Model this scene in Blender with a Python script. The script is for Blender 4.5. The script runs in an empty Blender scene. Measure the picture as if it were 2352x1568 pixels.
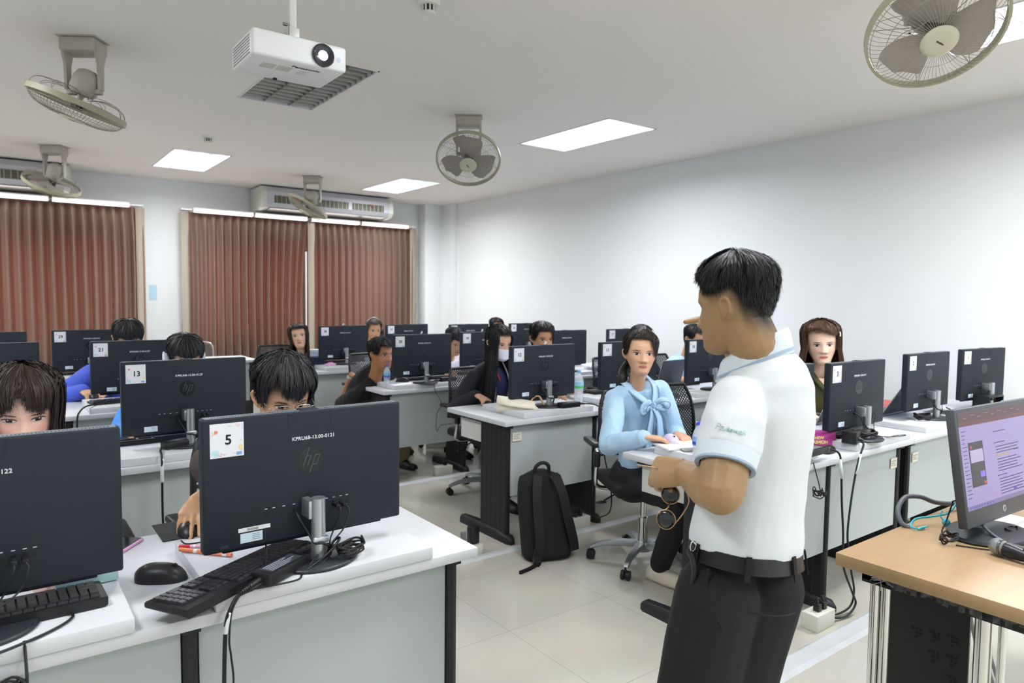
import bpy, bmesh, math, random
from mathutils import Vector as V, Matrix as M, noise as NZ
C = bpy.context.scene.collection
SC = bpy.context.scene
PI = math.pi
R = math.radians
random.seed(7)

# ---------------------------------------------------------------- camera
cd = bpy.data.cameras.new('camera'); cam = bpy.data.objects.new('camera', cd); C.objects.link(cam)
cam.matrix_world = M(((0.80075933, 0.02860208, -0.59830295, 0), (-0.59888852, 0.0562714, -0.79885297, 0), (0.01081849, 0.99800574, 0.06218931, 0), (0, 0, 0, 1))).transposed().to_3x3().transposed().to_4x4()
cam.location = (0, 0, 1.48)
CAMR = M(((0.80075933, -0.59888852, 0.01081849), (0.02860208, 0.0562714, 0.99800574), (-0.59830295, -0.79885297, 0.06218931)))
cam.matrix_world = M.Translation((0, 0, 1.48)) @ CAMR.transposed().to_4x4()
cd.sensor_width = 36; cd.lens = 1590 / 2352 * 36; cd.clip_start = .02
cd.dof.use_dof = True; cd.dof.focus_distance = 2.3; cd.dof.aperture_fstop = 4.5
SC.camera = cam
# ---------------------------------------------------------------- sky, exposure
w = bpy.data.worlds.new('sky'); SC.world = w; w.use_nodes = True
w.node_tree.nodes['Background'].inputs[0].default_value = (.85, .93, 1, 1)
w.node_tree.nodes['Background'].inputs[1].default_value = .95
SC.view_settings.view_transform = 'Standard'; SC.view_settings.look = 'None'
SC.view_settings.gamma = 1; SC.view_settings.use_curve_mapping = False
SC.view_settings.exposure = 0.33
LAMP = 39.0          # watts of each ceiling fixture
CEIL = 2.95
# fixtures that are lit: (x, y)
LIT = [(4.33, 4.72), (1.78, 8.32), (4.37, 8.36), (4.33, 1.22), (1.78, 1.15), (-.85, 4.72), (-.85, 1.15), (-.85, 8.32), (1.78, -1.5), (4.33, -1.5)]
WATT = {(1.78, 1.15): .5, (-.85, 1.15): .6, (1.78, -1.5): 1.15, (4.33, -1.5): 1.1}
UNLIT = [(1.78, 4.83)]
def ceiling_lamp(x, y):
    l = bpy.data.lights.new('tube_light', 'AREA'); l.shape = 'RECTANGLE'; l.size = .5; l.size_y = 1.1
    l.energy = LAMP * WATT.get((x, y), 1); l.color = (.96, .985, 1.0); l.spread = R(166)
    return l
cy = SC.cycles
cy.max_bounces = 7; cy.diffuse_bounces = 4; cy.glossy_bounces = 3; cy.transmission_bounces = 5; cy.transparent_max_bounces = 10
cy.caustics_reflective = False; cy.caustics_refractive = False; cy.use_denoising = True
cy.sample_clamp_indirect = 6

# ---------------------------------------------------------------- materials
def lin(c):
    if isinstance(c, str):
        c = tuple(int(c[i:i + 2], 16) / 255 for i in (0, 2, 4))
        return tuple(x / 12.92 if x <= .04045 else ((x + .055) / 1.055) ** 2.4 for x in c)
    return c
MATS = {}
def mat(name, col='808080', rough=.5, metal=0, spec=.5, bump=0, bscale=200, var=0, vscale=8, trans=0, ior=1.45, emit=None, estr=0, alpha=1, sheen=0, stretch=None, coat=0):
    if name in MATS: return MATS[name]
    m = bpy.data.materials.new(name); m.use_nodes = True; nt = m.node_tree; b = nt.nodes['Principled BSDF']
    c = lin(col)
    def I(k, v): b.inputs[k].default_value = v
    I('Base Color', (*c, 1)); I('Roughness', rough); I('Metallic', metal); I('Specular IOR Level', spec); I('IOR', ior)
    I('Transmission Weight', trans); I('Alpha', alpha); I('Coat Weight', coat)
    if sheen: I('Sheen Weight', sheen)
    if emit: I('Emission Color', (*lin(emit), 1)); I('Emission Strength', estr)
    if bump or var:
        tc = nt.nodes.new('ShaderNodeTexCoord'); mp = nt.nodes.new('ShaderNodeMapping'); nt.links.new(tc.outputs['Object'], mp.inputs[0])
        if stretch: mp.inputs['Scale'].default_value = stretch
    if bump:
        n = nt.nodes.new('ShaderNodeTexNoise'); n.inputs['Scale'].default_value = bscale; n.inputs['Detail'].default_value = 3
        nt.links.new(mp.outputs[0], n.inputs['Vector'])
        bp = nt.nodes.new('ShaderNodeBump'); bp.inputs['Strength'].default_value = bump; bp.inputs['Distance'].default_value = .002
        nt.links.new(n.outputs[0], bp.inputs['Height']); nt.links.new(bp.outputs[0], b.inputs['Normal'])
    if var:
        n = nt.nodes.new('ShaderNodeTexNoise'); n.inputs['Scale'].default_value = vscale; n.inputs['Detail'].default_value = 4
        nt.links.new(mp.outputs[0], n.inputs['Vector'])
        mx = nt.nodes.new('ShaderNodeMix'); mx.data_type = 'RGBA'
        mx.inputs[6].default_value = (*[x * (1 - var) for x in c], 1); mx.inputs[7].default_value = (*[min(1, x * (1 + var)) for x in c], 1)
        nt.links.new(n.outputs[0], mx.inputs[0]); nt.links.new(mx.outputs[2], b.inputs['Base Color'])
    MATS[name] = m
    return m

# ---------------------------------------------------------------- mesh helpers
class MB:
    def __init__(s): s.bm = bmesh.new()
    def box(s, c, size, bev=0, seg=2, mtx=None):
        r = bmesh.ops.create_cube(s.bm, size=1, matrix=M.Translation(c) @ M.Diagonal((*size, 1)))
        vs = r['verts']
        if bev:
            es = {e for v in vs for e in v.link_edges}
            o = bmesh.ops.bevel(s.bm, geom=list(es), offset=bev, segments=seg, affect='EDGES', profile=.5)
            vs = list({v for f in o['faces'] for v in f.verts} | {v for v in vs if v.is_valid})
        if mtx: bmesh.ops.transform(s.bm, matrix=mtx, verts=vs)
        return vs
    def bx(s, x0, x1, y0, y1, z0, z1, bev=0, seg=2, mtx=None):
        return s.box(((x0 + x1) / 2, (y0 + y1) / 2, (z0 + z1) / 2), (x1 - x0, y1 - y0, z1 - z0), bev, seg, mtx)
    def loft(s, rings, closed=True, cap0=True, cap1=True):
        vr = [[s.bm.verts.new(p) for p in r] for r in rings]; n = len(vr[0])
        for a, b in zip(vr, vr[1:]):
            for i in range(n if closed else n - 1):
                j = (i + 1) % n
                try: s.bm.faces.new((a[i], a[j], b[j], b[i]))
                except ValueError: pass
        if cap0 and closed: s.bm.faces.new(vr[0][::-1])
        if cap1 and closed: s.bm.faces.new(vr[-1])
        return vr
    def cyl(s, p0, p1, r0, r1=None, n=16, caps=True):
        r1 = r0 if r1 is None else r1
        p0, p1 = V(p0), V(p1); d = (p1 - p0).normalized(); u = d.orthogonal().normalized(); v = d.cross(u)
        ring = lambda p, r: [p + (u * math.cos(2 * PI * i / n) + v * math.sin(2 * PI * i / n)) * r for i in range(n)]
        return s.loft([ring(p0, r0), ring(p1, r1)], True, caps, caps)
    def tube(s, pts, r, n=8, smooth=5, rf=None):
        P = catmull(pts, smooth) if smooth > 1 else [V(p) for p in pts]
        rings = []; u = None
        for i, p in enumerate(P):
            d = (P[min(i + 1, len(P) - 1)] - P[max(i - 1, 0)]).normalized()
            if u is None: u = d.orthogonal().normalized()
            u = (u - d * u.dot(d)); u = u.normalized() if u.length > 1e-6 else d.orthogonal().normalized()
            v = d.cross(u); rr = r if rf is None else rf(i / (len(P) - 1)) * r
            rings.append([p + (u * math.cos(2 * PI * k / n) + v * math.sin(2 * PI * k / n)) * rr for k in range(n)])
        return s.loft(rings)
    def lathe(s, prof, c=(0, 0, 0), n=32, axis=None):
        c = V(c)
        rings = [[c + V((r * math.cos(2 * PI * i / n), r * math.sin(2 * PI * i / n), z)) for i in range(n)] for r, z in prof]
        if axis: rings = [[c + axis @ (p - c) for p in r] for r in rings]
        return s.loft(rings)
    def ell(s, c, r, mtx=None, u=16, v=10):
        m = M.Translation(c) @ (mtx.to_4x4() if mtx else M.Identity(4)) @ M.Diagonal((*r, 1))
        bmesh.ops.create_uvsphere(s.bm, u_segments=u, v_segments=v, radius=1, matrix=m)
    def prism(s, poly, z0, z1, mtx=None):
        mt = mtx or M.Identity(4)
        return s.loft([[mt @ V((x, y, z0)) for x, y in poly], [mt @ V((x, y, z1)) for x, y in poly]])
    def quad(s, pts): s.bm.faces.new([s.bm.verts.new(p) for p in pts])
    def build(s, name, m, parent=None, smooth=True, ang=40, sharp=True, mtx=None):
        if mtx: bmesh.ops.transform(s.bm, matrix=mtx, verts=s.bm.verts)
        bmesh.ops.recalc_face_normals(s.bm, faces=s.bm.faces)
        me = bpy.data.meshes.new(name); s.bm.to_mesh(me); s.bm.free()
        return link(name, me, m, parent, smooth, ang if sharp else 0)
def link(name, me, m, parent=None, smooth=True, ang=40):
    if smooth:
        me.polygons.foreach_set('use_smooth', [True] * len(me.polygons))
        if ang: me.set_sharp_from_angle(angle=R(ang))
    o = bpy.data.objects.new(name, me); C.objects.link(o)
    for x in (m if isinstance(m, (list, tuple)) else [m]): me.materials.append(x)
    if parent: o.parent = parent
    return o
def catmull(pts, k):
    P = [V(p) for p in pts]; out = []
    for i in range(len(P) - 1):
        a, b, c_, d = P[max(i - 1, 0)], P[i], P[i + 1], P[min(i + 2, len(P) - 1)]
        for j in range(k):
            t = j / k
            out.append(.5 * ((2 * b) + (c_ - a) * t + (2 * a - 5 * b + 4 * c_ - d) * t * t + (3 * b - a - 3 * c_ + d) * t ** 3))
    return out + [P[-1]]
def tag(o, label=None, cat=None, group=None, kind=None):
    if label: o['label'] = label
    if cat: o['category'] = cat
    if group: o['group'] = group
    if kind: o['kind'] = kind
    return o
def thing(name, label, cat, loc=(0, 0, 0), rz=0, group=None):
    o = bpy.data.objects.new(name, None); C.objects.link(o); o.empty_display_size = .05
    o.location = loc; o.rotation_euler = (0, 0, rz)
    return tag(o, label, cat, group)
def struct(name, mb, m, **k):
    o = mb.build(name, m, **k); o['kind'] = 'structure'; return o
def dup(o, loc=None, rz=None, label=None, parent=None, group=None):
    c = o.copy(); C.objects.link(c)
    if parent: c.parent = parent
    if loc is not None: c.location = loc
    if rz is not None: c.rotation_euler = (0, 0, rz)
    if label: c['label'] = label
    if group: c['group'] = group
    for ch in o.children: dup(ch, parent=c)
    return c
def text(s, size, m, name, parent, mtx, shear=0, extrude=.0002, bold=.0, align='CENTER', space=1):
    cu = bpy.data.curves.new(name, 'FONT'); cu.body = s; cu.size = size; cu.align_x = align; cu.align_y = 'CENTER'
    cu.shear = shear; cu.extrude = extrude; cu.offset = bold; cu.resolution_u = 3; cu.space_character = space
    o = bpy.data.objects.new(name, cu); C.objects.link(o)
    me = bpy.data.meshes.new_from_object(o.evaluated_get(bpy.context.evaluated_depsgraph_get()))
    bpy.data.objects.remove(o); bpy.data.curves.remove(cu)
    me.transform(mtx)
    me.materials.clear()
    return link(name, me, m, parent, False)
def face_mtx(o, nx, up=(0, 0, 1)):
    """4x4 whose local x/y lie on a surface facing nx with up up"""
    n = V(nx).normalized(); u = V(up); x = u.cross(n).normalized(); y = n.cross(x)
    return M.Translation(o) @ M((x, y, n)).transposed().to_4x4()
def cable(name, label, pts, r, m, cat='cable', group=None, smooth=8, n=7):
    b = MB(); b.tube(pts, r, n, smooth); o = b.build(name, m, None, ang=0); return tag(o, label, cat, group)
def grid_plane(x0, x1, y0, y1, holes, f):
    """plane with rectangular holes; f maps (u,v)->3d"""
    xs = sorted({x0, x1} | {h[0] for h in holes} | {h[1] for h in holes}); ys = sorted({y0, y1} | {h[2] for h in holes} | {h[3] for h in holes})
    b = MB()
    for a, a2 in zip(xs, xs[1:]):
        for c, c2 in zip(ys, ys[1:]):
            mx, my = (a + a2) / 2, (c + c2) / 2
            if any(h[0] < mx < h[1] and h[2] < my < h[3] for h in holes): continue
            b.quad([f(a, c), f(a2, c), f(a2, c2), f(a, c2)])
    bmesh.ops.remove_doubles(b.bm, verts=b.bm.verts, dist=1e-5)
    return b

# common materials
WHITE = mat('white_laminate', 'd0d2d6', .35, spec=.4)
PANEL = mat('grey_laminate', 'b4bbbb', .5, spec=.3)
BLACK = mat('black_steel', '17181a', .45)
PLAST = mat('charcoal_plastic', '242931', .6, spec=.3, bump=.05, bscale=900)
BLKP = mat('black_plastic', '16171a', .42)
CABLE = mat('black_cable', '131416', .5)
SILVER = mat('silver_metal', 'b9bec4', .32, .85)
CHROME = mat('chrome', 'd8d8d6', .12, 1)
PAPER = mat('white_paper', 'eef0f2', .7)
WALL = mat('wall_paint', 'edf0f1', .75, spec=.25)
CEILM = mat('ceiling_paint', 'efebe6', .85, spec=.2)
CREAM = mat('cream_plastic', 'c9c8b2', .45)
FANM = mat('fan_grey', 'b4b0a6', .5)
WPL = mat('white_plastic', 'e6e6e4', .4)
# ================================================================ room
XL, XR, YF, YB = -3.3, 5.88, -2.7, 9.9
def floor_mat():
    m = mat('polished_tile', 'c6c1b3', .16, spec=.55); nt = m.node_tree; b = nt.nodes['Principled BSDF']
    tc = nt.nodes.new('ShaderNodeTexCoord'); br = nt.nodes.new('ShaderNodeTexBrick'); br.offset = 0
    br.inputs['Scale'].default_value = 1; br.inputs['Brick Width'].default_value = .6; br.inputs['Row Height'].default_value = .6
    br.inputs['Mortar Size'].default_value = .0016; br.inputs['Mortar Smooth'].default_value = .3
    br.inputs['Color1'].default_value = (*lin('c2bfb4'), 1); br.inputs['Color2'].default_value = (*lin('bfbcb1'), 1); br.inputs['Mortar'].default_value = (*lin('a29d90'), 1)
    n = nt.nodes.new('ShaderNodeTexNoise'); n.inputs['Scale'].default_value = 2.5; n.inputs['Detail'].default_value = 6
    mx = nt.nodes.new('ShaderNodeMix'); mx.data_type = 'RGBA'; mx.blend_type = 'SOFT_LIGHT'; mx.inputs[0].default_value = .18
    nt.links.new(tc.outputs['Object'], br.inputs['Vector']); nt.links.new(tc.outputs['Object'], n.inputs['Vector'])
    nt.links.new(br.outputs['Color'], mx.inputs[6]); nt.links.new(n.outputs['Color'], mx.inputs[7]); nt.links.new(mx.outputs[2], b.inputs['Base Color'])
    mr = nt.nodes.new('ShaderNodeMapRange'); mr.inputs[3].default_value = .06; mr.inputs[4].default_value = .15
    nt.links.new(n.outputs[0], mr.inputs[0]); nt.links.new(mr.outputs[0], b.inputs['Roughness'])
    return m
b = MB(); b.bx(XL - .1, XR + .1, YF - .1, YB + .1, -.1, 0); struct('floor', b, floor_mat())
LW, LL = .57, 1.2
holes = [(x - LW / 2, x + LW / 2, y - LL / 2, y + LL / 2) for x, y in LIT + UNLIT]
b = grid_plane(XL, XR, YF, YB, holes, lambda u, v: (u, v, CEIL)); struct('ceiling', b, CEILM)
b = MB(); b.bx(XR, XR + .15, YF, YB + .15, 0, CEIL + .2); struct('wall_right', b, WALL)
b = MB(); b.bx(XL - .15, XL, YF, YB + .15, 0, CEIL + .2); struct('wall_left', b, WALL)
b = MB(); b.bx(XL, XR, YF - .15, YF, 0, CEIL + .2); struct('wall_front', b, WALL)
WIN = [(-1.35, 1.25, .85, 2.16), (2.2, 5.1, .85, 2.16)]
b = grid_plane(XL, XR, 0, CEIL, WIN, lambda u, v: (u, YB, v))
for x0, x1, z0, z1 in WIN:   # reveals
    for q in (((x0, z0), (x1, z0)), ((x1, z0), (x1, z1)), ((x1, z1), (x0, z1)), ((x0, z1), (x0, z0))):
        (a, c), (d, e) = q; b.quad([(a, YB, c), (d, YB, e), (d, YB + .15, e), (a, YB + .15, c)])
struct('wall_back', b, WALL)
for i, (x0, x1, z0, z1) in enumerate(WIN):
    b = MB(); b.bx(x0, x1, YB + .1, YB + .106, z0, z1)
    g = b.build('window_%d' % (i + 1), mat('window_glass', 'f2fbff', .02, alpha=.08)); g['kind'] = 'structure'
    b = MB(); n = 4
    for k in range(n + 1):
        x = x0 + (x1 - x0) * k / n; b.bx(x - .025, x + .025, YB + .08, YB + .125, z0, z1)
    for z in (z0, z1): b.bx(x0, x1, YB + .08, YB + .125, z - .03, z + .03)
    b.build('window_frame', mat('window_alu', 'c8cacb', .4, .6), g)
b = MB(); b.bx(5.5, XR, 9.66, YB, 0, CEIL, .004); b.bx(5.80, XR, 9.32, 9.67, 0, CEIL, .004); struct('trim_1', b, WALL)
BASE = mat('baseboard', 'b9b6ab', .5)
b = MB(); b.bx(XR - .012, XR, YF, 9.3, 0, .1); struct('baseboard_right', b, BASE)
b = MB(); b.bx(XL, 5.5, YB - .012, YB, 0, .1); struct('baseboard_back', b, BASE)

# ---------------------------------------------------------------- ceiling light fixtures
REFL = mat('louver_aluminium', 'eef0fb', .5, .25)
HOUS = mat('fixture_white', 'e2e2e2', .45)
TUBE = mat('lit_tube', 'ffffff', .5, emit='f6faff', estr=26)
TUBEOFF = mat('unlit_tube', 'dfe0dc', .4)
GREYL = mat('louver_unlit', '8f8e8c', .4, .7)  # darker copy of the louver, missing lamp light put into its colour
def troffer(x, y, lit, label):
    t = thing('ceiling_light', label, 'ceiling light', (x, y, CEIL), 0, 'recessed louvre ceiling lights')
    w, l = LW / 2, LL / 2
    b = MB()
    for sx in (-1, 1): b.bx(sx * w - (.012 if sx > 0 else 0) , sx * w + (0 if sx > 0 else .012), -l, l, -.004, .09)
    for sy in (-1, 1): b.bx(-w, w, sy * l - (.012 if sy > 0 else 0), sy * l + (0 if sy > 0 else .012), -.004, .09)
    b.bx(-w, w, -l, l, .09, .1); b.build('housing', HOUS, t)
    b = MB(); k = 14
    for i in range(1, 3):
        xx = -w + 2 * w * i / 3; b.prism([(xx - .012, 0), (xx + .012, 0), (xx, 0.001)], 0, .001)
        b.loft([[(xx - .003, s, .0), (xx + .003, s, .0), (xx + .014, s, .05), (xx - .014, s, .05)] for s in (-l + .012, l - .012)])
    for i in range(1, k):
        yy = -l + 2 * l * i / k
        b.loft([[(s, yy - .002, .0), (s, yy + .002, .0), (s, yy + .012, .045), (s, yy - .012, .045)] for s in (-w + .012, w - .012)])
    b.build('louver', REFL if lit else GREYL, t, False)
    for i in range(3):
        xx = -w + 2 * w * (i + .5) / 3
        b = MB(); b.cyl((xx, -l + .03, .065), (xx, l - .03, .065), .014, n=10); b.build('tube', TUBE if lit else TUBEOFF, t)
    if lit:
        lo = bpy.data.objects.new('tube_light', ceiling_lamp(x, y)); C.objects.link(lo); lo.parent = t; lo.location = (0, 0, -.006)
LBL = {(4.33, 4.72): 'lit louvre ceiling light nearest the white right wall, between fan and wall', (1.78, 8.32): 'lit square-looking ceiling light at left, behind the smoke detector',
       (4.37, 8.36): 'lit ceiling light close to the air conditioner over the right curtains', (4.33, 1.22): 'lit louvre ceiling light partly hidden by the top right fan'}
for i, p in enumerate(LIT): troffer(*p, True, LBL.get(p, 'lit louvre ceiling light outside the picture, behind or above the camera'))
troffer(*UNLIT[0], False, 'switched-off grey louvre ceiling light just behind the projector')

# ---------------------------------------------------------------- curtains
def curtain_mat():
    m = bpy.data.materials.new('brown_curtain'); m.use_nodes = True; nt = m.node_tree; b = nt.nodes['Principled BSDF']; out = nt.nodes['Material Output']
    b.inputs['Base Color'].default_value = (*lin('8c7a6c'), 1); b.inputs['Roughness'].default_value = .55; b.inputs['Sheen Weight'].default_value = .3
    tr = nt.nodes.new('ShaderNodeBsdfTranslucent'); tr.inputs[0].default_value = (*lin('c4664a'), 1)
    mx = nt.nodes.new('ShaderNodeMixShader'); mx.inputs[0].default_value = .34
    nt.links.new(b.outputs[0], mx.inputs[1]); nt.links.new(tr.outputs[0], mx.inputs[2]); nt.links.new(mx.outputs[0], out.inputs[0])
    return m
CURT = curtain_mat(); LIN = mat('curtain_lining', 'a59a8d', .8)
def curtain(x0, x1, label, turn, gap=None):
    random.seed(int(x0 * 100) + 5)
    t = thing('curtain', label, 'curtain', (x0, 9.74, 0), 0, 'brown pleated curtains on the back wall')
    W = x1 - x0; N = int(W * 150); zs = [.06, .3, .6, .9, 1.2, 1.5, 1.8, 2.0, 2.15, 2.28, 2.36, 2.43, 2.49, 2.55]; b = MB(); rows = []
    ph = [random.uniform(-.5, .5) for _ in range(40)]
    for z in zs:
        row = []
        top = max(0, (z - 2.2) / .35)
        for i in range(N + 1):
            u = i / N; x = u * W
            k = x / .105
            p = k * 2 * PI + .9 * NZ.noise((x * 1.7, 3.1, x0)) * (1 - top)
            a = (.050 + .022 * NZ.noise((x * 2.3, z * .5, x0 + 9))) * (1 - .45 * top)
            y = a * math.sin(p) + .45 * a * math.sin(2 * p + 1) * (1 - top) + .012 * NZ.noise((x * 7, z * .8, 4))
            if top > 0: y -= .030 * top * max(0, math.cos(p)) ** 6
            g = 0
            if gap: g = gap * (u ** 3) * max(0, 1 - (z / 2.5) ** 4)
            row.append((x - g + .02 * (1 - z / 2.55) * NZ.noise((x * 1.1, z, x0)), y, z))
        rows.append(row)
    b.loft(rows, closed=False); o = b.build('cloth', CURT, t, ang=0)
    for s in turn:   # turned-back lining at a side edge
        xe = 0 if s < 0 else W; b = MB(); rr = []
        for z in zs: rr.append([(xe - s * (.0 + .1 * j / 6) + s * .012, -.055 - .018 * math.sin(j / 6 * PI) + .01 * NZ.noise((z, j, xe)), z - .005) for j in range(7)])
        b.loft(rr, closed=False); b.build('lining', LIN, t, ang=0)
curtain(-1.62, 1.52, 'wide brown pleated curtain at the left edge, under the left air conditioner', [1])
curtain(1.95, 3.60, 'brown pleated curtain left of the bright slit, right of the white pier', [-1], .09)
curtain(3.62, 5.33, 'brown pleated curtain right of the bright slit, near the room corner', [-1, 1])
STRIP = mat('glow_strip', 'ffffff', .5, emit='fff1e6', estr=7)  # glowing bars stand in for the bright line above the curtains
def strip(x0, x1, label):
    t = thing('glow_strip', label, 'glowing strip', (x0, 9.60, 2.555), 0, 'slim bright strips along the curtain rails'); L = x1 - x0
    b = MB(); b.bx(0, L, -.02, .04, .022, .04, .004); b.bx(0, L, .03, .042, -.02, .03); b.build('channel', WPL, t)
    b = MB(); b.cyl((.012, 0, 0), (L - .012, 0, 0), .010, n=10); b.build('tube', STRIP, t)  # emissive bar in tube form, not a known lamp
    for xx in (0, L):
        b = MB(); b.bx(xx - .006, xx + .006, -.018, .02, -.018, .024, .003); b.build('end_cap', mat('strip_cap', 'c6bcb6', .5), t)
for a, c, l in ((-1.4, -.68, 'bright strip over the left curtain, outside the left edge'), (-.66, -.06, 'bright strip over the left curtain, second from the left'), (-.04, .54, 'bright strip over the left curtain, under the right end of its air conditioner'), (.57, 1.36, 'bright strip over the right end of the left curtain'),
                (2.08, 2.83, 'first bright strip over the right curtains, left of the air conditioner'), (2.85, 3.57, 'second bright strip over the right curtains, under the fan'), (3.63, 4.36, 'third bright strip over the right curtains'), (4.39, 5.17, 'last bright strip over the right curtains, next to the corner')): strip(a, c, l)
for a, c, l in ((-1.62, 1.52, 'white curtain rail over the left curtain'), (1.95, 5.34, 'white curtain rail over the right pair of curtains')):
    b = MB(); b.bx(a, c, 9.67, 9.80, 2.562, 2.585, .004)
    for k in range(6):
        x = a + (c - a) * (k + .5) / 6; b.bx(x - .015, x + .015, 9.78, 9.9, 2.565, 2.588)
    tag(b.build('curtain_rail', WPL), l, 'curtain rail')
# ---------------------------------------------------------------- air conditioners
def aircon(x0, label):
    t = thing('air_conditioner', label, 'air conditioner', (x0, 9.9, 0), 0, 'long ceiling-hung air conditioners over the curtains'); L = 1.9
    b = MB(); prof = [(-.02, 2.93), (-.50, 2.93), (-.56, 2.86), (-.56, 2.71), (-.50, 2.66), (-.02, 2.60)]
    b.loft([[(x, y, z) for y, z in prof] for x in (.06, L - .06)]); b.build('casing', mat('aircon_grey', 'c3c4ca', .5), t, ang=25)
    for x in (0, L - .06):
        b = MB(); b.loft([[(xx, y * 1.02, 2.93 + (z - 2.93) * 1.04) for y, z in prof] for xx in (x, x + .06)]); b.build('end_panel', mat('aircon_end', 'd3d5cd', .5), t, ang=25)
    dk = mat('grille_dark', '2b2b26', .6); cr = mat('grille_cream', 'a9a895', .5)
    for i in range(3):
        a = .16 + i * .55; e = a + .49
        b = MB(); b.bx(a, e, -.566, -.555, 2.715, 2.81); g = b.build('outlet_grille', dk, t, False)
        b = MB()
        for k in range(6): b.bx(a, e, -.569, -.566, 2.722 + k * .0155, 2.7255 + k * .0155)
        for k in range(8):
            x = a + (e - a) * (k + .5) / 8; b.bx(x - .004, x + .004, -.571, -.566, 2.715, 2.81)
        b.build('vane', cr, g, False)
        if i != 1:
            b = MB(); b.tube([(a + .27, -.571, 2.81), (a + .275, -.585, 2.80), (a + .30, -.59, 2.79), (a + .31, -.595, 2.775), (a + .325, -.60, 2.772)], .006, 5); b.build('ribbon', mat('red_ribbon', 'd0524c', .6), t, ang=0)
    b = MB(); b.loft([[(x, y, z) for y, z in ((-.50, 2.655), (-.06, 2.60), (-.06, 2.594), (-.50, 2.645))] for x in (.12, L - .12)])
    b.build('intake_panel', mat('aircon_intake', '9a9a98', .25, .3), t)
aircon(-1.16, 'air conditioner at the left edge above the left curtain, partly behind a fan')
aircon(2.87, 'air conditioner above the right pair of curtains')
# ---------------------------------------------------------------- orbit fans
RV, UV_, BV = V((0.80076, -0.59889, 0.01)), V((0, 0, 1)), V((-0.5983, -0.79885, 0.0622))
def fan(x, y, aim, label, spin=0):
    t = thing('ceiling_fan', label, 'ceiling fan', (x, y, CEIL), 0, 'grey oscillating fans hanging from the ceiling')
    rz = M.Rotation(R(-36), 4, 'Z')
    b = MB(); b.bx(-.10, .10, -.075, .075, -.085, -.006, .012, mtx=rz); b.bx(-.11, .11, -.08, .08, -.007, 0, mtx=rz); b.build('ceiling_bracket', FANM, t)
    b = MB()
    for s in (-1, 1): b.loft([[rz @ V((s * .095 + dx, dy, z)) for dx, dy in ((-.008, -w), (.008, -w), (.008, w), (-.008, w))] for z, w in ((-.03, .05), (-.09, .045), (-.15, .025), (-.29, .02))])
    b.bx(-.10, .10, -.018, .018, -.315, -.285, .006, mtx=rz); b.build('yoke', FANM, t)
    d = V(aim).normalized(); z = d; xx = UV_.cross(z).normalized(); yy = z.cross(xx); rot = M((xx, yy, z)).transposed().to_4x4()
    hm = M.Translation((0, 0, -.27)) @ rot
    b = MB(); b.lathe([(0, -.10), (.03, -.098), (.055, -.085), (.07, -.05), (.075, 0), (.073, .03), (.06, .05), (.02, .055), (.012, .08), (0, .08)], n=28, axis=hm)
    for v in b.bm.verts: pass
    b.build('motor', FANM, t)
    hm = M.Translation((0, 0, -.27)) @ rot @ M.Translation((0, 0, .115)) @ M.Rotation(spin, 4, 'Z')
    T = lambda p: hm @ V(p)
    for k in range(3):
        b = MB(); rr = []
        for i in range(9):
            u = i / 8; r = .03 + .185 * u; wd = (.03 + .085 * math.sin(min(1, u * 1.15) * PI * .62)) * (1 if u < .85 else math.sqrt(max(.02, 1 - ((u - .85) / .15) ** 2)))
            rr.append([T(M.Rotation(k * 2 * PI / 3 + .25 * u, 4, 'Z') @ V((r, wd * s, -.022 * s * (1 - .4 * u) - .01 * s * s))) for s in (-1, -.5, 0, .5, 1)])
        b.loft(rr, closed=False); o = b.build('blade', mat('fan_blade', 'a39d96', .45), t, ang=0)
    b = MB(); b.lathe([(0, .02), (.03, .02), (.036, .0), (.036, -.03), (0, -.03)], n=20, axis=hm); b.build('hub', mat('fan_hub', '4a4842', .5), t)
    b = MB(); RG = .255
    for i in range(72):
        a = 2 * PI * i / 72
        b.tube([T((r * math.cos(a + tw), r * math.sin(a + tw), z)) for r, z, tw in ((.07, .082, 0), (.14, .080, .06), (.205, .062, .12), (.243, .030, .15), (RG, -.012, .17))], .0011, 4, 2)
    for r, z in ((.115, .081), (.19, .067), (.243, .030)): b.tube([T((r * math.cos(i / 20 * PI), r * math.sin(i / 20 * PI), z)) for i in range(41)], .0014, 4, 1)
    b.build('front_guard', mat('guard_wire', '9d9a8c', .4, .3), t, ang=0)
    b = MB()
    for i in range(8):
        a = 2 * PI * i / 8
        b.tube([T((r * math.cos(a + tw), r * math.sin(a + tw), z)) for r, z, tw in ((.05, -.05, 0), (.11, -.075, .2), (.2, -.072, .42), (.24, -.05, .48), (RG, -.015, .5), (.24, -.05, .55), (.2, -.072, .62), (.11, -.075, .75), (.05, -.05, .78))], .0017, 4, 3)
    b.build('back_guard', mat('guard_wire', '9d9a8c', .4, .3), t, ang=0)
    b = MB(); prof = [(RG - .006, -.016), (RG + .006, -.016), (RG + .006, .016), (RG - .006, .016), (RG - .006, -.016)]
    b.loft([[T((r * math.cos(2 * PI * i / 48), r * math.sin(2 * PI * i / 48), z)) for r, z in prof[:4]] for i in range(49)], True, False, False)
    bmesh.ops.remove_doubles(b.bm, verts=b.bm.verts, dist=1e-5); b.build('guard_ring', mat('fan_ring', 'aaa891', .45), t)
    b = MB(); b.lathe([(0, .092), (.05, .092), (.062, .088), (.07, .080), (0, .076)], n=28, axis=hm); o = b.build('badge', CREAM, t)
    b = MB(); b.box((0, 0, .0932), (.034, .006, .002), mtx=hm @ M.Rotation(.7, 4, 'Z')); b.build('badge_mark', mat('badge_dark', '4f4a3c', .5), o)
fan(.46, 4.79, -.34 * RV - .93 * UV_ + .05 * BV, 'ceiling fan left of the projector, tilted edge-on', .4)
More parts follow.
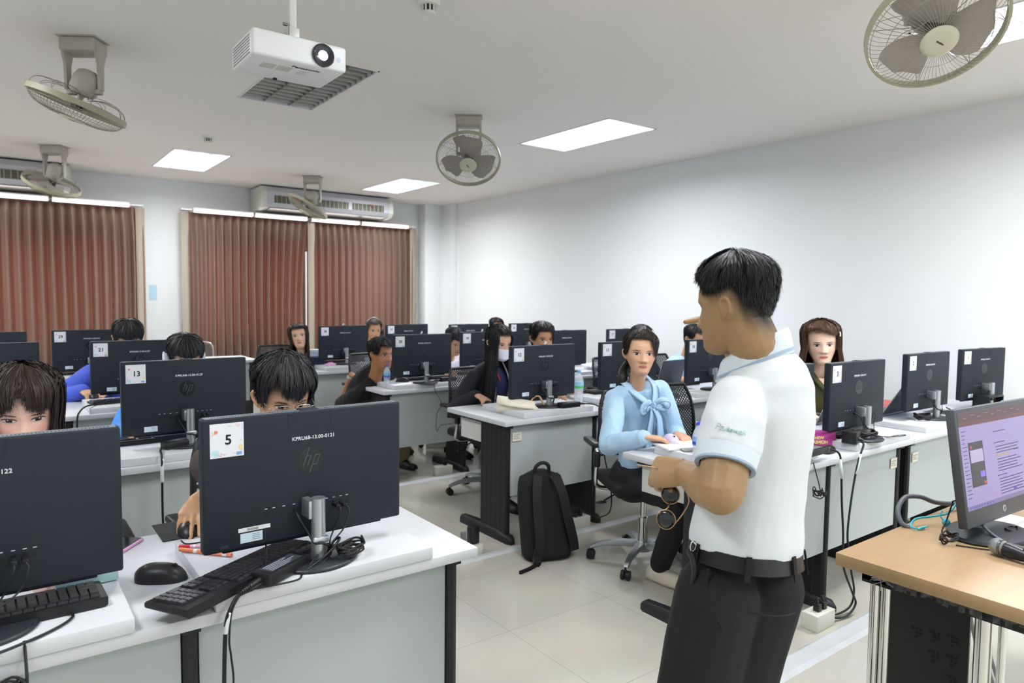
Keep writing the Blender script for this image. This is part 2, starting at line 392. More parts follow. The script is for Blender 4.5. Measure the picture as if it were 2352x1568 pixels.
fan(.53, 8.38, -.42 * RV - .85 * UV_ - .22 * BV, 'ceiling fan in front of the left air conditioner', .9)
fan(3.14, 4.81, .02 * RV - .76 * UV_ + .65 * BV, 'ceiling fan left of the long lit louvre light, facing forward', 1.4)
fan(3.19, 8.39, -.45 * RV - .85 * UV_ + .2 * BV, 'ceiling fan in front of the right air conditioner', .2)
fan(3.16, 1.34, -.12 * RV - .78 * UV_ + .58 * BV, 'largest ceiling fan, cut by the top edge at right', 1.9)
# ---------------------------------------------------------------- detectors
def detector(x, y, label):
    t = thing('smoke_detector', label, 'smoke detector', (x, y, CEIL), 0, 'round smoke detectors on the ceiling')
    b = MB(); b.lathe([(0, -.02), (.052, -.02), (.056, -.012), (.056, 0), (0, 0)], n=28); b.build('base', WPL, t)
    b = MB(); b.lathe([(0, -.06), (.03, -.06), (.034, -.052), (.034, -.05), (0, -.05)], n=28)
    for k in range(10):
        a = k * PI / 5; b.bx(.030, .036, -.004, .004, -.052, -.02, mtx=M.Rotation(a, 4, 'Z'))
    b.build('cage', WPL, t)
    b = MB(); b.lathe([(0, -.05), (.026, -.05), (.03, -.02), (0, -.02)], n=20); b.build('chamber', mat('detector_dark', '2d3330', .6), t)
detector(1.64, 6.93, 'white smoke detector above the lit square ceiling light')
detector(1.78, 3.1, 'white smoke detector cut by the top edge, right of the projector')
# ---------------------------------------------------------------- projector
t = thing('projector', 'white ceiling projector with glowing lens', 'projector', (.885, 2.55, 2.335), 0)
PW = mat('projector_white', 'eceef0', .4)
b = MB(); b.box((0, 0, 0), (.335, .25, .09), .012, 3); b.build('casing', PW, t, ang=50)
b = MB()
for i in range(16):
    for j in range(7): b.bx(-.1685, -.1672, -.095 + i * .0125, -.088 + i * .0125, -.036 + j * .0098, -.031 + j * .0098)
b.build('side_vent', mat('vent_grey', '8e8f90', .6), t, False)
ly = -.125; lm = M.Translation((.078, ly, -.002)) @ M.Rotation(PI / 2, 4, 'X')
b = MB(); b.lathe([(.040, -.004), (.040, .007), (.036, .009), (.025, .0025), (.0, .002)], n=36, axis=lm); o = b.build('lens_ring', mat('lens_black', '1c1f2b', .25, coat=.6), t)
b = MB(); b.lathe([(0, .0075), (.010, .0062), (.0175, .0026), (0, .0022)], n=28, axis=lm); b.build('lens_glass', mat('lens_lit', '9fb7a8', .05, emit='eef6ff', estr=6), o)
b = MB(); b.cyl((.136, ly - .0006, -.006), (.136, ly + .01, -.006), .009, n=20); b.build('sensor_window', mat('sensor_blue', 'c6d0ec', .3), t)
um = lambda x, y: M.Translation((x, y, -.0455)) @ M.Rotation(PI, 4, 'X')
text('Panasonic', .026, mat('ink_dark', '3b3a38', .6), 'lettering', t, um(.035, -.075), bold=.0006)
b = MB()
for i in range(7):
    for k in range(2): b.bx(-.11 + k * .055, -.062 + k * .055, -.055 + i * .008, -.0515 + i * .008, -.0455, -.0449)
for i in range(6): b.bx(.02, .06 - (i % 3) * .008, -.045 + i * .008, -.0435 + i * .008, -.0455, -.0449)
b.build('rating_label', mat('label_grey', 'b9b6b0', .7), t, False)
b = MB(); b.cyl((-.02, .1, -.05), (-.02, .1, -.044), .008, n=12); b.build('foot', BLKP, t)
t = thing('projector_mount', 'white pole mount holding the projector to the ceiling', 'projector mount', (.905, 2.57, 2.38), 0)
b = MB(); b.bx(-.013, .013, -.012, .012, .075, CEIL - 2.38, .003); b.bx(-.06, .06, -.06, .06, CEIL - 2.386, CEIL - 2.38); b.build('pole', WPL, t)
b = MB(); b.bx(-.02, .02, -.018, -.015, .0, .075, .001); b.bx(-.02, .02, .015, .018, .0, .075, .001); b.bx(-.02, -.017, -.018, .018, .0, .075, .001); b.bx(-.05, .05, -.05, .05, 0, .006); b.build('bracket', mat('mount_white', 'dcded8', .4, .2), t)
for z in (.02, .045, .085):
    b = MB(); b.cyl((-.034, 0, z), (-.018, 0, z), .006, n=10); b.build('screw', mat('screw_dark', '7b7d78', .3, .8), t)
b = MB(); b.tube([(.03, 0, .004), (.05, -.01, .016), (.075, 0, .012), (.09, .02, .004)], .008, 8); b.build('cable_loop', WPL, t, ang=0)
# ---------------------------------------------------------------- small wall items
b = MB(); b.bx(1.60, 1.69, YB - .004, YB, 1.41, 1.60); tag(b.build('paper_note', mat('pale_blue_paper', 'b9dcec', .7)), 'pale blue sheet on the white pier between the curtains', 'paper')
b = MB(); b.bx(5.41, 5.475, YB - .004, YB, 1.20, 1.40); tag(b.build('paper_note', mat('pale_blue_paper', 'b9dcec', .7)), 'pale blue sheet at the right end of the right curtains', 'paper')
b = MB(); b.bx(5.40, 5.455, YB - .025, YB, 1.46, 1.54, .004); tag(b.build('wall_switch', mat('switch_tan', 'c9b98f', .5)), 'small tan switch box beside the right curtain', 'switch')
# ---------------------------------------------------------------- floor cable covers and sockets
RACE = mat('cable_cover', 'c9ccd0', .4, var=.12, vscale=14)
def raceway(y, x0, x1, label, w=.07):
    b = MB(); b.loft([[(x, y - w / 2, 0), (x, y - w / 2 + .02, .011), (x, y + w / 2 - .02, .011), (x, y + w / 2, 0)] for x in (x0, x1)])
    tag(b.build('cable_cover', RACE, ang=15), label, 'cable cover', 'white cable covers taped across the floor')
raceway(1.50, 1.3, 5.8, 'wide white cable cover on the floor in front of the nearest right row', .11)
raceway(3.20, 1.2, 5.8, 'white cable cover on the floor by the backpack')
raceway(4.84, 1.2, 5.8, 'white cable cover on the floor under the third right row')
def socket(x, y, plugs, label, h=.075, tall=None):
    t = thing('floor_socket', label, 'socket', (x, y, 0), 0, 'white socket boxes standing on the floor')
    b = MB(); b.bx(-.075, .075, -.04, .04, 0, h, .004); b.build('box', mat('socket_white', 'dedcd2', .45), t)
    for px in plugs:
        b = MB(); b.bx(px - .014, px + .014, -.018, .012, h, h + .035, .004); b.cyl((px, -.003, h + .035), (px, .004, h + .06), .008, .006, 10); b.build('plug', BLKP, t)
    if tall:
        b = MB(); b.bx(-.0, .06, -.025, .025, h, h + .1, .008); b.build('charger', BLKP, t)
        b = MB(); b.bx(-.06, -.03, -.025, .0, h, h + .085, .005); b.build('charger', mat('charger_grey', '6d7072', .4), t)
socket(2.98, 1.62, (-.015, .03), 'white socket box with two black plugs in front of the nearest right row')
socket(3.0, 3.27, (-.03, .01), 'white socket box with two black plugs right of the backpack')
socket(2.16, 3.28, (), 'white socket box with two chargers behind the near white desk corner', .06, True)
socket(2.98, 4.93, (.02,), 'white socket box under the third right row beside a black shoe')
# ================================================================ desks
FY = {1: 1.65, 2: 3.26, 3: 4.85, 4: 6.46}
STEELG = mat('fluted_black', '1b1c1f', .5)
def build_desk(w=1.55, mid=.775):
    t = thing('desk', 'desk', 'desk')
    b = MB(); b.bx(0, w, 0, .66, .72, .75, .004); b.build('desk_top', WHITE, t)
    xs = [.06, mid, w - .06]
    for x0, x1 in zip(xs, xs[1:]):
        b = MB(); b.bx(x0 + .02, x1 - .02, .055, .071, .28, .7195); b.build('modesty_panel', PANEL, t)
    for x in xs:
        b = MB()
        b.bx(x - .016, x + .016, .05, .32, .05, .70)
        for k in range(6): b.cyl((x, .062 + k * .049, .05), (x, .062 + k * .049, .70), .0195, n=8)
        b.bx(x - .02, x + .02, .03, .60, .70, .7195)
        b.loft([[(x - hw, y, 0), (x + hw, y, 0), (x + hw, y, h * .7), (x + hw * .6, y, h), (x - hw * .6, y, h), (x - hw, y, h * .7)] for y, hw, h in ((-.005, .014, .03), (.02, .028, .05), (.15, .03, .06), (.40, .03, .06), (.54, .028, .05), (.565, .014, .03))])
        b.build('leg', STEELG, t, ang=50)
    return t
def apron(t, x=.075):
    b = MB(); b.bx(x, x + .016, .335, .60, .56, .7195, .002); b.build('side_panel', mat('pale_laminate', 'd9dbd8', .5), t)
def sticker(t, x, z=.66):
    b = MB(); b.bx(x, x + .07, .0485, .05, z - .045, z + .01); o = b.build('inventory_tag', mat('tag_yellowed', 'dcdacb', .7), t, False)
    b = MB()
    for k in range(3): b.bx(x + .008, x + .055 - .01 * (k % 2), .0478, .0485, z - .008 - k * .011, z - .004 - k * .011)
    b.build('tag_text', mat('tag_ink', '9b998a', .7), o, False)
ROWN = {1: 'nearest', 2: 'second', 3: 'third', 4: 'fourth'}
DESK = {}
d0 = build_desk(); d1 = build_desk(1.6, .825)
for r in (1, 2, 3, 4):
    for i in range(2):
        DESK[(r, i)] = dup(d0, (2.40 + 1.552 * i, FY[r], 0), 0, 'white desk in the %s row right of the aisle, %s' % (ROWN[r], ('aisle end', 'end by the wall')[i]), group='white desks in rows')
    DESK[(r, -1)] = dup(d1, (-.48, FY[r], 0), 0, 'white desk in the %s row left of the aisle' % ROWN[r] if r > 1 else 'near white desk under the monitor numbered 5', group='white desks in rows')
DESK[(5, 0)] = dup(d0, (.86, 8.07, 0), 0, 'empty white desk in the back row before the curtains', group='white desks in rows')
for d in (d0, d1):
    for ch in d.children_recursive + [d]: bpy.data.objects.remove(ch)
for r in (1, 2, 3): apron(DESK[(r, 0)])
apron(DESK[(1, -1)], 1.51)
sticker(DESK[(1, 0)], 1.40, .64); sticker(DESK[(1, 1)], .1, .64); sticker(DESK[(2, 0)], .09)
# risers
def riser(x0, y0, label, w=.575, d=.45):
    b = MB(); b.bx(0, w, 0, d, 0, .034, .003); o = b.build('riser_board', WHITE); o.location = (x0, y0, .7505)
    return tag(o, label, 'board', 'white boards laid on the desks under the monitors')
# ================================================================ monitors
SCRN = mat('lit_screen', '202530', .3, emit='b9cdf0', estr=.9)
CARD = mat('number_card', 'e6e9f0', .4); INK = mat('black_ink', '15161a', .6); MARK = mat('white_marker', 'e4e9ee', .6)
GLOSS = mat('logo_gloss', '15181d', .22); PORT = mat('port_black', '0b0b0d', .5); LBLM = mat('pale_blue_label', 'cfe0ee', .5)
SEAM = mat('seam_line', '22262d', .6)
def build_monitor():
    t = thing('monitor', 'm', 'monitor')
    z0, z1 = .06, .395; yb = .05
    b = MB(); b.box((0, yb + .018, (z0 + z1) / 2), (.54, .036, z1 - z0), .006, 3); b.bx(-.22, .22, yb + .022, yb + .036, z0 - .012, z0 + .004, .003); b.build('casing', PLAST, t)
    b = MB(); b.bx(-.262, .262, yb + .0362, yb + .0372, z0 + .02, z1 - .008); b.build('screen', SCRN, t, False)
    b = MB(); b.cyl((0, 0, .012), (0, 0, .172), .0185, n=28); b.build('stand_pole', SILVER, t)
    b = MB(); b.bx(-.026, -.006, -.002, yb, .118, .166, .003); b.build('stand_bracket', SILVER, t)
    b = MB(); b.bx(-.022, .022, -.021, -.005, .055, .072, .004); b.build('cable_clip', SILVER, t)
    b = MB(); b.loft([[(.108 * s * math.cos(a) , .015 + .092 * s * math.sin(a), z) for a in [2 * PI * i / 48 for i in range(48)]] for s, z in ((.97, 0), (1, .003), (1, .006), (.95, .011))]); b.build('stand_base', mat('stand_black', '24272c', .4), t, ang=50)
    yb -= .0006
    b = MB()
    b.bx(-.058, .058, yb, yb + .003, .352, .3535); b.bx(-.0588, -.058, yb, yb + .003, .352, .392); b.bx(.058, .0588, yb, yb + .003, .352, .392); b.build('webcam_cover_seam', SEAM, t, False)
    b = MB(); b.bx(-.026, .026, yb + .004, yb + .03, .3945, .398, .002); b.build('webcam_tab', PLAST, t)
    b = MB()
    for i in range(70): b.bx(-.245 + i * .0071, -.2415 + i * .0071, yb + .012, yb + .018, .3944, .3959)
    b.build('top_vent', mat('vent_dots', '23272d', .5), t, False)
    b = MB(); b.bx(-.262, .262, yb + .004, yb + .034, .3944, .3952); b.build('top_edge', mat('edge_grey', '6f757d', .5), t, False)
    b = MB(); b.cyl((.002, yb, .262), (.002, yb + .003, .262), .0355, n=40); lg = b.build('logo_disc', GLOSS, t)
    b = MB(); sh = lambda x, z: (.002 + x + (z) * .36, z + .262)
    def bar(pts): b.loft([[(sh(x, z)[0], yy, sh(x, z)[1]) for x, z in pts] for yy in (yb - .0007, yb + .001)])
    bar([(.006, -.018), (.0095, -.018), (.0095, .034), (.006, .034)][::1]) if 0 else None
    for x, a, c in ((.0165, -.014, .034), (.0045, -.014, .012), (-.0075, -.034, .014), (-.0195, -.014, .012)):
        bar([(x - .0014, a), (x + .0014, a), (x + .0014, c), (x - .0014, c)])
    for x0_, x1_, z in ((.0045, .0165, .0125), (-.0195, -.0075, .0125), (-.0195, -.0075, -.0125)): bar([(x0_, z - .0014), (x1_, z - .0014), (x1_, z + .0014), (x0_, z + .0014)])
    # mirrored so that it reads from behind the monitor
    for v in b.bm.verts: v.co.x = -(v.co.x - .002) + .002; v.co.x += 2 * (v.co.z - .262) * .36
    b.build('logo_letters', mat('logo_line', '3d434c', .35), lg, False)
    b = MB()
    for x in (-.118, -.098, -.072, -.045, .045, .066, .086): b.bx(x - .004, x + .004, yb, yb + .003, .125, .141)
    b.bx(-.08, -.064, yb - .0002, yb + .003, .127, .139); b.bx(-.03, .0, yb, yb + .003, .168, .176); b.cyl((.104, yb, .134), (.104, yb + .003, .134), .004, n=12)
    b.build('ports', PORT, t, False)
    b = MB()
    for x in (-.118, -.098, -.072, -.045, .045, .066, .086, .104): b.bx(x - .004, x + .003, yb, yb + .002, .150, .1513)
    b.build('port_marks', MARK, t, False)
    b = MB(); b.bx(-.183, -.128, yb, yb + .002, .074, .098); o = b.build('spec_label', LBLM, t, False)
    b = MB()
    for k in range(4): b.bx(-.153, -.134 - .002 * (k % 2), yb - .0002, yb + .001, .079 + k * .0045, .0805 + k * .0045)
    b.build('spec_text', mat('label_ink', '6f8698', .6), o, False)
    b = MB(); b.bx(-.232, -.212, yb, yb + .002, .068, .076, .0008); b.build('power_button', SEAM, t, False)
    for x, n in ((.066, 0), (.086, 1)):
        b = MB(); b.bx(x - .006, x + .006, yb - .03, yb, .127, .137, .002); b.build('usb_plug', BLKP, t)
    b = MB(); b.tube([(-.045, yb, .133), (-.046, yb - .02, .13), (-.042, yb - .035, .115), (-.024, -.004, .075), (-.018, -.02, .06), (.0, -.026, .058), (.02, -.02, .045), (.03, .01, .016)], .003, 7); b.tube([(.066, yb - .03, .132), (.064, yb - .045, .12), (.045, .01, .07), (.026, -.014, .055), (.03, -.01, .016)], .0022, 6); b.tube([(.086, yb - .03, .132), (.09, yb - .045, .118), (.07, .0, .075), (.03, -.02, .052), (.035, .0, .016)], .0022, 6)
    b.build('lead', CABLE, t, ang=0)
    return t
def card_for(t, n):
    yb = .05 - .0006; x0, x1, z0, z1 = -.252, -.172, .298, .382
    b = MB(); b.bx(x0, x1, yb - .0006, yb + .003, z0, z1); c = b.build('number_card', CARD, t, False)
    mt = lambda x, z: face_mtx((x, yb - .0008, z), (0, -1, 0))
    text(str(n), .034 if n < 10 else .032, INK, 'number', c, mt((x0 + x1) / 2 + .003, (z0 + z1) / 2), bold=.0008)
    rnd = random.Random(n)
    for nm, col, xy, r in (('doodle_coral', 'e08a6a', (x0 + .014, z1 - .020), .0045), ('doodle_aqua', 'bfe0ea', (x0 + .012, z0 + .011), .009), ('doodle_yellow', 'f0dca0', (x1 - .008, z0 + .022), .006)):
        b = MB(); b.cyl((xy[0], yb - .0009, xy[1]), (xy[0], yb + .001, xy[1]), r, n=16); b.build(nm, mat(nm, col, .6), c, False)
    b = MB(); b.bx(x1 - .018, x1 - .005, yb - .0009, yb + .001, z0 + .003, z0 + .011); b.build('doodle_blue', mat('doodle_blue', '7ea5dd', .6), c, False)
    b = MB()
    for k in range(16):
        s = rnd.randrange(4); u = rnd.random(); L = .006 + .006 * rnd.random(); a = rnd.random() * PI
        x = [x0 + .006 + u * .068, x0 + .006 + u * .068, x0 + .006, x1 - .006][s]; z = [z1 - .007, z0 + .007, z0 + .006 + u * .07, z0 + .006 + u * .07][s]
        b.box((x, yb - .0007, z), (L, .0004, .0008), mtx=M.Translation((x, 0, z)) @ M.Rotation(a, 4, 'Y') @ M.Translation((-x, 0, -z)))
    b.build('doodle_lines', mat('doodle_line', 'd59a86', .6), c, False)
def idtext(t, n):
    text('KPRU68-13.00-%04d' % (116 + n), .0135, MARK, 'asset_number', t, face_mtx((.01, .0492, .322), (0, -1, 0)), bold=.0002, space=1.05)
m0 = build_monitor(); m0.location = (0, 0, -5)
MON = {}
def monitor(n, x, y, yaw, label, card=True, ids=True):
    """x,y: centre of the back face"""
    c, s = math.cos(R(yaw)), math.sin(R(yaw)); px, py = x + .05 * s, y - .05 * c
    t = dup(m0, (px, py, .7845), R(yaw), label, group='black all-in-one monitors seen from behind')
    if card: card_for(t, n)
    if ids: idtext(t, n)
    MON[n] = t; return t
ML = {5: 'big near monitor with number card 5', 6: 'monitor cut by the left edge in front of the woman with bangs', 13: 'monitor with number card 13 in the second left row', 14: 'monitor in the second left row, behind the woman with bangs',
      21: 'monitor in front of the person in the royal blue jacket', 22: 'monitor in the third left row, cut by the left edge', 29: 'monitor with number card 29 in front of the left curtain', 30: 'rearmost monitor cut by the left edge',
      12: 'monitor with number card 12 behind the cream pouch', 11: 'monitor with number card 11 beside the blouse woman', 10: 'monitor with number card 10 by the teacher\'s chin', 9: 'monitor mostly hidden behind the teacher\'s collar',
      20: 'monitor with number card 20 beside the man in black', 19: 'monitor with number card 19 behind the masked woman', 18: 'monitor in front of the empty mesh chair, third right row', 17: 'monitor with number card 17 behind the woman with silver hair clips',
      28: 'monitor with number card 28 right of the woman looking up', 27: 'monitor with number card 27 in the fourth right row', 26: 'monitor with number card 26 in the fourth right row near the corner', 25: 'monitor with number card 25 in the fourth right row by the wall',
      3: 'monitor with number card 3 in front of the woman in olive', 2: 'monitor with number card 2 in front of an open laptop', 1: 'monitor with number card 1 against the right wall', 4: 'monitor in the nearest right row, hidden behind the teacher\'s back'}
for n, x, y, yaw in ((5, .662, 1.772, 1.7), (6, -.047, 1.78, 0), (13, .711, 3.47, 1.6), (14, -.081, 3.45, 0), (21, .748, 5.071, 0), (22, -.053, 5.15, 0), (29, .641, 6.741, 0), (30, -.068, 6.6, 0),
                     (12, 2.854, 3.455, .8), (11, 3.66, 3.47, -4), (10, 4.49, 3.4, 0), (9, 5.40, 3.478, 0), (20, 2.804, 4.951, 0), (19, 3.53, 5.09, 0), (18, 4.396, 5.003, 0), (17, 5.227, 5.001, 0),
                     (28, 2.888, 6.736, 2), (27, 3.67, 6.83, 4.4), (26, 4.36, 6.63, 1.6), (25, 5.214, 6.657, 3.3), (3, 3.525, 1.75, -.8), (2, 4.523, 1.823, -1.3), (1, 5.304, 1.80, -6.8), (4, 2.931, 1.806, 0)):
    monitor(n, x, y, yaw, ML[n], card=n not in (18, 6, 30, 22, 14), ids=n not in (30, 22, 14, 9))
# leftmost cards are outside the picture or hidden; the strip on monitor 5
b = MB(); b.bx(-.188, -.108, .0490, .051, .102, .112); o = b.build('barcode_strip', mat('strip_white', 'e3e6e8', .6), MON[5], False)
b = MB()
for k in range(14): b.bx(-.166 + k * .002, -.1652 + k * .002, .0487, .050, .104, .110)
b.build('barcode', INK, o, False)
for ch in [o for o in m0.children_recursive] + [m0]: bpy.data.objects.remove(ch)
RL = {}
for n, t in MON.items():
    r = 1 if n < 7 else 2 if n < 15 else 3 if n < 23 else 4
    x = t.location.x
    x0 = {5: .39, 6: -.35, 3: 3.30, 2: 4.10 - .23, 1: 5.0, 4: 2.44}.get(n, x - .30)
    y0 = FY[r] - .004 if n in (5, 6) else FY[r] + .02
    if n == 3: x0, y0 = 3.35, 1.66
    if n == 2: x0, y0 = 4.16, 1.68
    if n == 4: x0, y0 = 2.50, 1.70
    riser(x0, y0, 'white board under the ' + ' '.join(ML[n].replace('with number card', 'numbered').split(',')[0].split()[:12]), w=.575, d=.45 if n != 4 else .5)
# ================================================================ keyboards, mice, adapters, bottles
KB = mat('keyboard_black', '121316', .45); KEY = mat('keycap_black', '232429', .33)
def build_keyboard():
    t = thing('keyboard', 'k', 'keyboard')
    b = MB(); b.loft([[(x * sx, y, z) for x, y, z in ((-1, -.065, z0), (1, -.065, z0), (1, .065, z1), (-1, .065, z1))] for sx, z0, z1 in ((.222, 0, 0), (.225, .004, .004), (.225, .012, .020), (.221, .014, .022))]); b.build('body', KB, t, ang=30)
    def keys(x0, x1, cols, y0, y1, rows, name, wide=()):
        b = MB(); kw = (x1 - x0) / cols; kh = (y1 - y0) / rows
        for j in range(rows):
            i = 0
            while i < cols:
                n = 1
                if (j, i) in wide: n = wide[(j, i)]
                y = y0 + (j + .5) * kh; z = .0165 + (y + .065) / .13 * .008
                b.loft([[(x0 + (i + .5 * n) * kw + sx * (kw * n / 2 - m_), y + sy * (kh / 2 - m_), z + h) for sx, sy in ((-1, -1), (1, -1), (1, 1), (-1, 1))] for m_, h in ((.0006, -.004), (.0008, .001), (.0022, .0035))], cap0=False)
                i += n
        b.build(name, KEY, t, ang=30)
    keys(-.212, .072, 15, -.055, .036, 5, 'key_block', {(0, 4): 6, (0, 0): 1, (1, 0): 2, (1, 12): 3, (2, 0): 2, (2, 13): 2, (3, 13): 2, (4, 13): 2})
    keys(-.212, .072, 14, .043, .057, 1, 'function_keys'); keys(.082, .137, 3, -.055, -.02, 2, 'arrow_keys'); keys(.082, .137, 3, -.0, .036, 2, 'navigation_keys'); keys(.147, .214, 4, -.055, .036, 5, 'number_pad', {(0, 0): 2})
    return t
k0 = build_keyboard(); k0.location = (0, 0, -5)
def keyboard(x, y, z, rz, label): return dup(k0, (x, y, z), R(rz + 180), label, group='black keyboards on the desks')
MOU = mat('mouse_black', '1b1b1d', .35)
def mouse(x, y, z, rz, label, m=None, s=1):
    t = thing('mouse', label, 'mouse', (x, y, z), R(rz), 'computer mice on the desks'); b = MB(); rr = []
    for i in range(13):
        u = -1 + 2 * i / 12; y_ = u * .055 * s; w_ = .031 * s * math.sqrt(max(.02, 1 - abs(u) ** 3)) * (1 - .08 * u); h = .036 * s * math.sqrt(max(.03, 1 - abs(u + .08) ** 2.6))
        rr.append([(w_ * math.cos(a) * (1 if math.sin(a) > .1 else .95), y_, max(0, h * max(0, math.sin(a)) ** .8)) for a in [PI * k / 12 for k in range(13)]])
    b.loft(rr); b.build('shell', m or MOU, t, ang=60)
    b = MB(); b.cyl((-.004 * s, .028 * s, .0285 * s), (.004 * s, .028 * s, .0285 * s), .006 * s, n=14); b.build('wheel', mat('wheel_dark', '0f0f11', .6), t)
    return t
def adapter(x, y, z, rz, label, L=.135, tail=None):
    t = thing('power_adapter', label, 'power adapter', (x, y, z), R(rz), 'black power adapters on the desks')
    b = MB(); b.box((0, 0, .0155), (L, .058, .031), .004); b.build('brick', BLKP, t)
    b = MB(); b.bx(-L * .38, L * .38, -.02, .02, .0308, .0314); o = b.build('rating_label', mat('adapter_label', '3a3d42', .4), t, False)
    b = MB()
    for k in range(5): b.bx(-L * .34, L * (.1 + .2 * ((k * 7) % 3) / 2), -.016 + k * .007, -.0135 + k * .007, .0313, .0317)
    b.build('label_text', mat('adapter_ink', '9da1a6', .5), o, False)
    b = MB(); b.cyl((-L / 2, 0, .014), (-L / 2 - .03, 0, .013), .009, .008, 12); b.cyl((-L / 2 - .03, 0, .013), (-L / 2 - .065, 0, .009), .0075, .004, 12)
    for k in range(5): b.cyl((-L / 2 - .035 - k * .006, 0, .0125 - k * .0006), (-L / 2 - .038 - k * .006, 0, .0122 - k * .0006), .0082 - k * .0006, n=12)
    b.build('plug', BLKP, t)
    return t
PET = mat('clear_plastic', 'e6eef4', .12, alpha=.42, spec=.8); WATER = mat('water', 'eef8ff', .02, trans=1, ior=1.2)
def bottle(x, y, z, h, label, cap='3c55c8', band=('58b6e6', '6a54b8'), r=None):
    r = r or h * .145
    t = thing('water_bottle', label, 'bottle', (x, y, z), 0, 'plastic water bottles on the desks')
    P_ = [(0, .0), (.7, .0), (.92, .015), (1, .05), (.9, .12), (1, .17), (.9, .23), (1, .28), (.92, .33), (.95, .38), (1, .42), (1, .66), (.96, .72), (.75, .80), (.45, .875), (.32, .90), (.32, .93)]
    b = MB(); b.lathe([(a * r, c * h) for a, c in P_], n=28); b.build('shell', PET, t, ang=60)
    b = MB(); b.lathe([(1.015 * r, .44 * h), (1.02 * r, .45 * h), (1.02 * r, .65 * h), (1.015 * r, .66 * h)], n=28); b.build('label_band', mat('band_' + band[0], band[0], .4), t)
    b = MB(); b.lathe([(1.026 * r, .47 * h), (1.026 * r, .54 * h)], n=28); b.build('label_stripe', mat('band_' + band[1], band[1], .4), t)
    b = MB(); b.lathe([(0, 1.0 * h), (.36 * r, 1.0 * h), (.38 * r, .985 * h), (.38 * r, .93 * h), (.3 * r, .925 * h)], n=20); b.build('cap', mat('cap_' + cap, cap, .4), t)
    return t
keyboard(.475, 1.735, .787, 30.5, 'black keyboard askew under the monitor numbered 5')
keyboard(-.04, 1.80, .787, 1, 'black keyboard under the left edge monitor of the woman with bangs')
mouse(.325, 1.925, .7505, -125, 'black mouse lying free left of the near keyboard', s=1.2)
adapter(.555, 1.69, .787, 32, 'black power adapter lying beside the near keyboard', .15)
# ================================================================ chairs
def mesh_back_mat():
    m = bpy.data.materials.new('perforated_back'); m.use_nodes = True; nt = m.node_tree; b = nt.nodes['Principled BSDF']; out = nt.nodes['Material Output']
    b.inputs['Base Color'].default_value = (*lin('141518'), 1); b.inputs['Roughness'].default_value = .45
    tc = nt.nodes.new('ShaderNodeTexCoord'); mp = nt.nodes.new('ShaderNodeMapping'); mp.inputs['Rotation'].default_value = (0, R(45), 0); mp.inputs['Scale'].default_value = (62, 0, 62)
    vo = nt.nodes.new('ShaderNodeTexVoronoi'); vo.inputs['Randomness'].default_value = 0; vo.inputs['Scale'].default_value = 1
    lt = nt.nodes.new('ShaderNodeMath'); lt.operation = 'LESS_THAN'; lt.inputs[1].default_value = .27
    tr = nt.nodes.new('ShaderNodeBsdfTransparent'); mx = nt.nodes.new('ShaderNodeMixShader')
    nt.links.new(tc.outputs['Object'], mp.inputs[0]); nt.links.new(mp.outputs[0], vo.inputs['Vector']); nt.links.new(vo.outputs['Distance'], lt.inputs[0])
    nt.links.new(lt.outputs[0], mx.inputs[0]); nt.links.new(b.outputs[0], mx.inputs[1]); nt.links.new(tr.outputs[0], mx.inputs[2]); nt.links.new(mx.outputs[0], out.inputs[0])
    return m
PERF = mesh_back_mat(); FAB = mat('black_fabric', '17171a', .85, bump=.15, bscale=600)
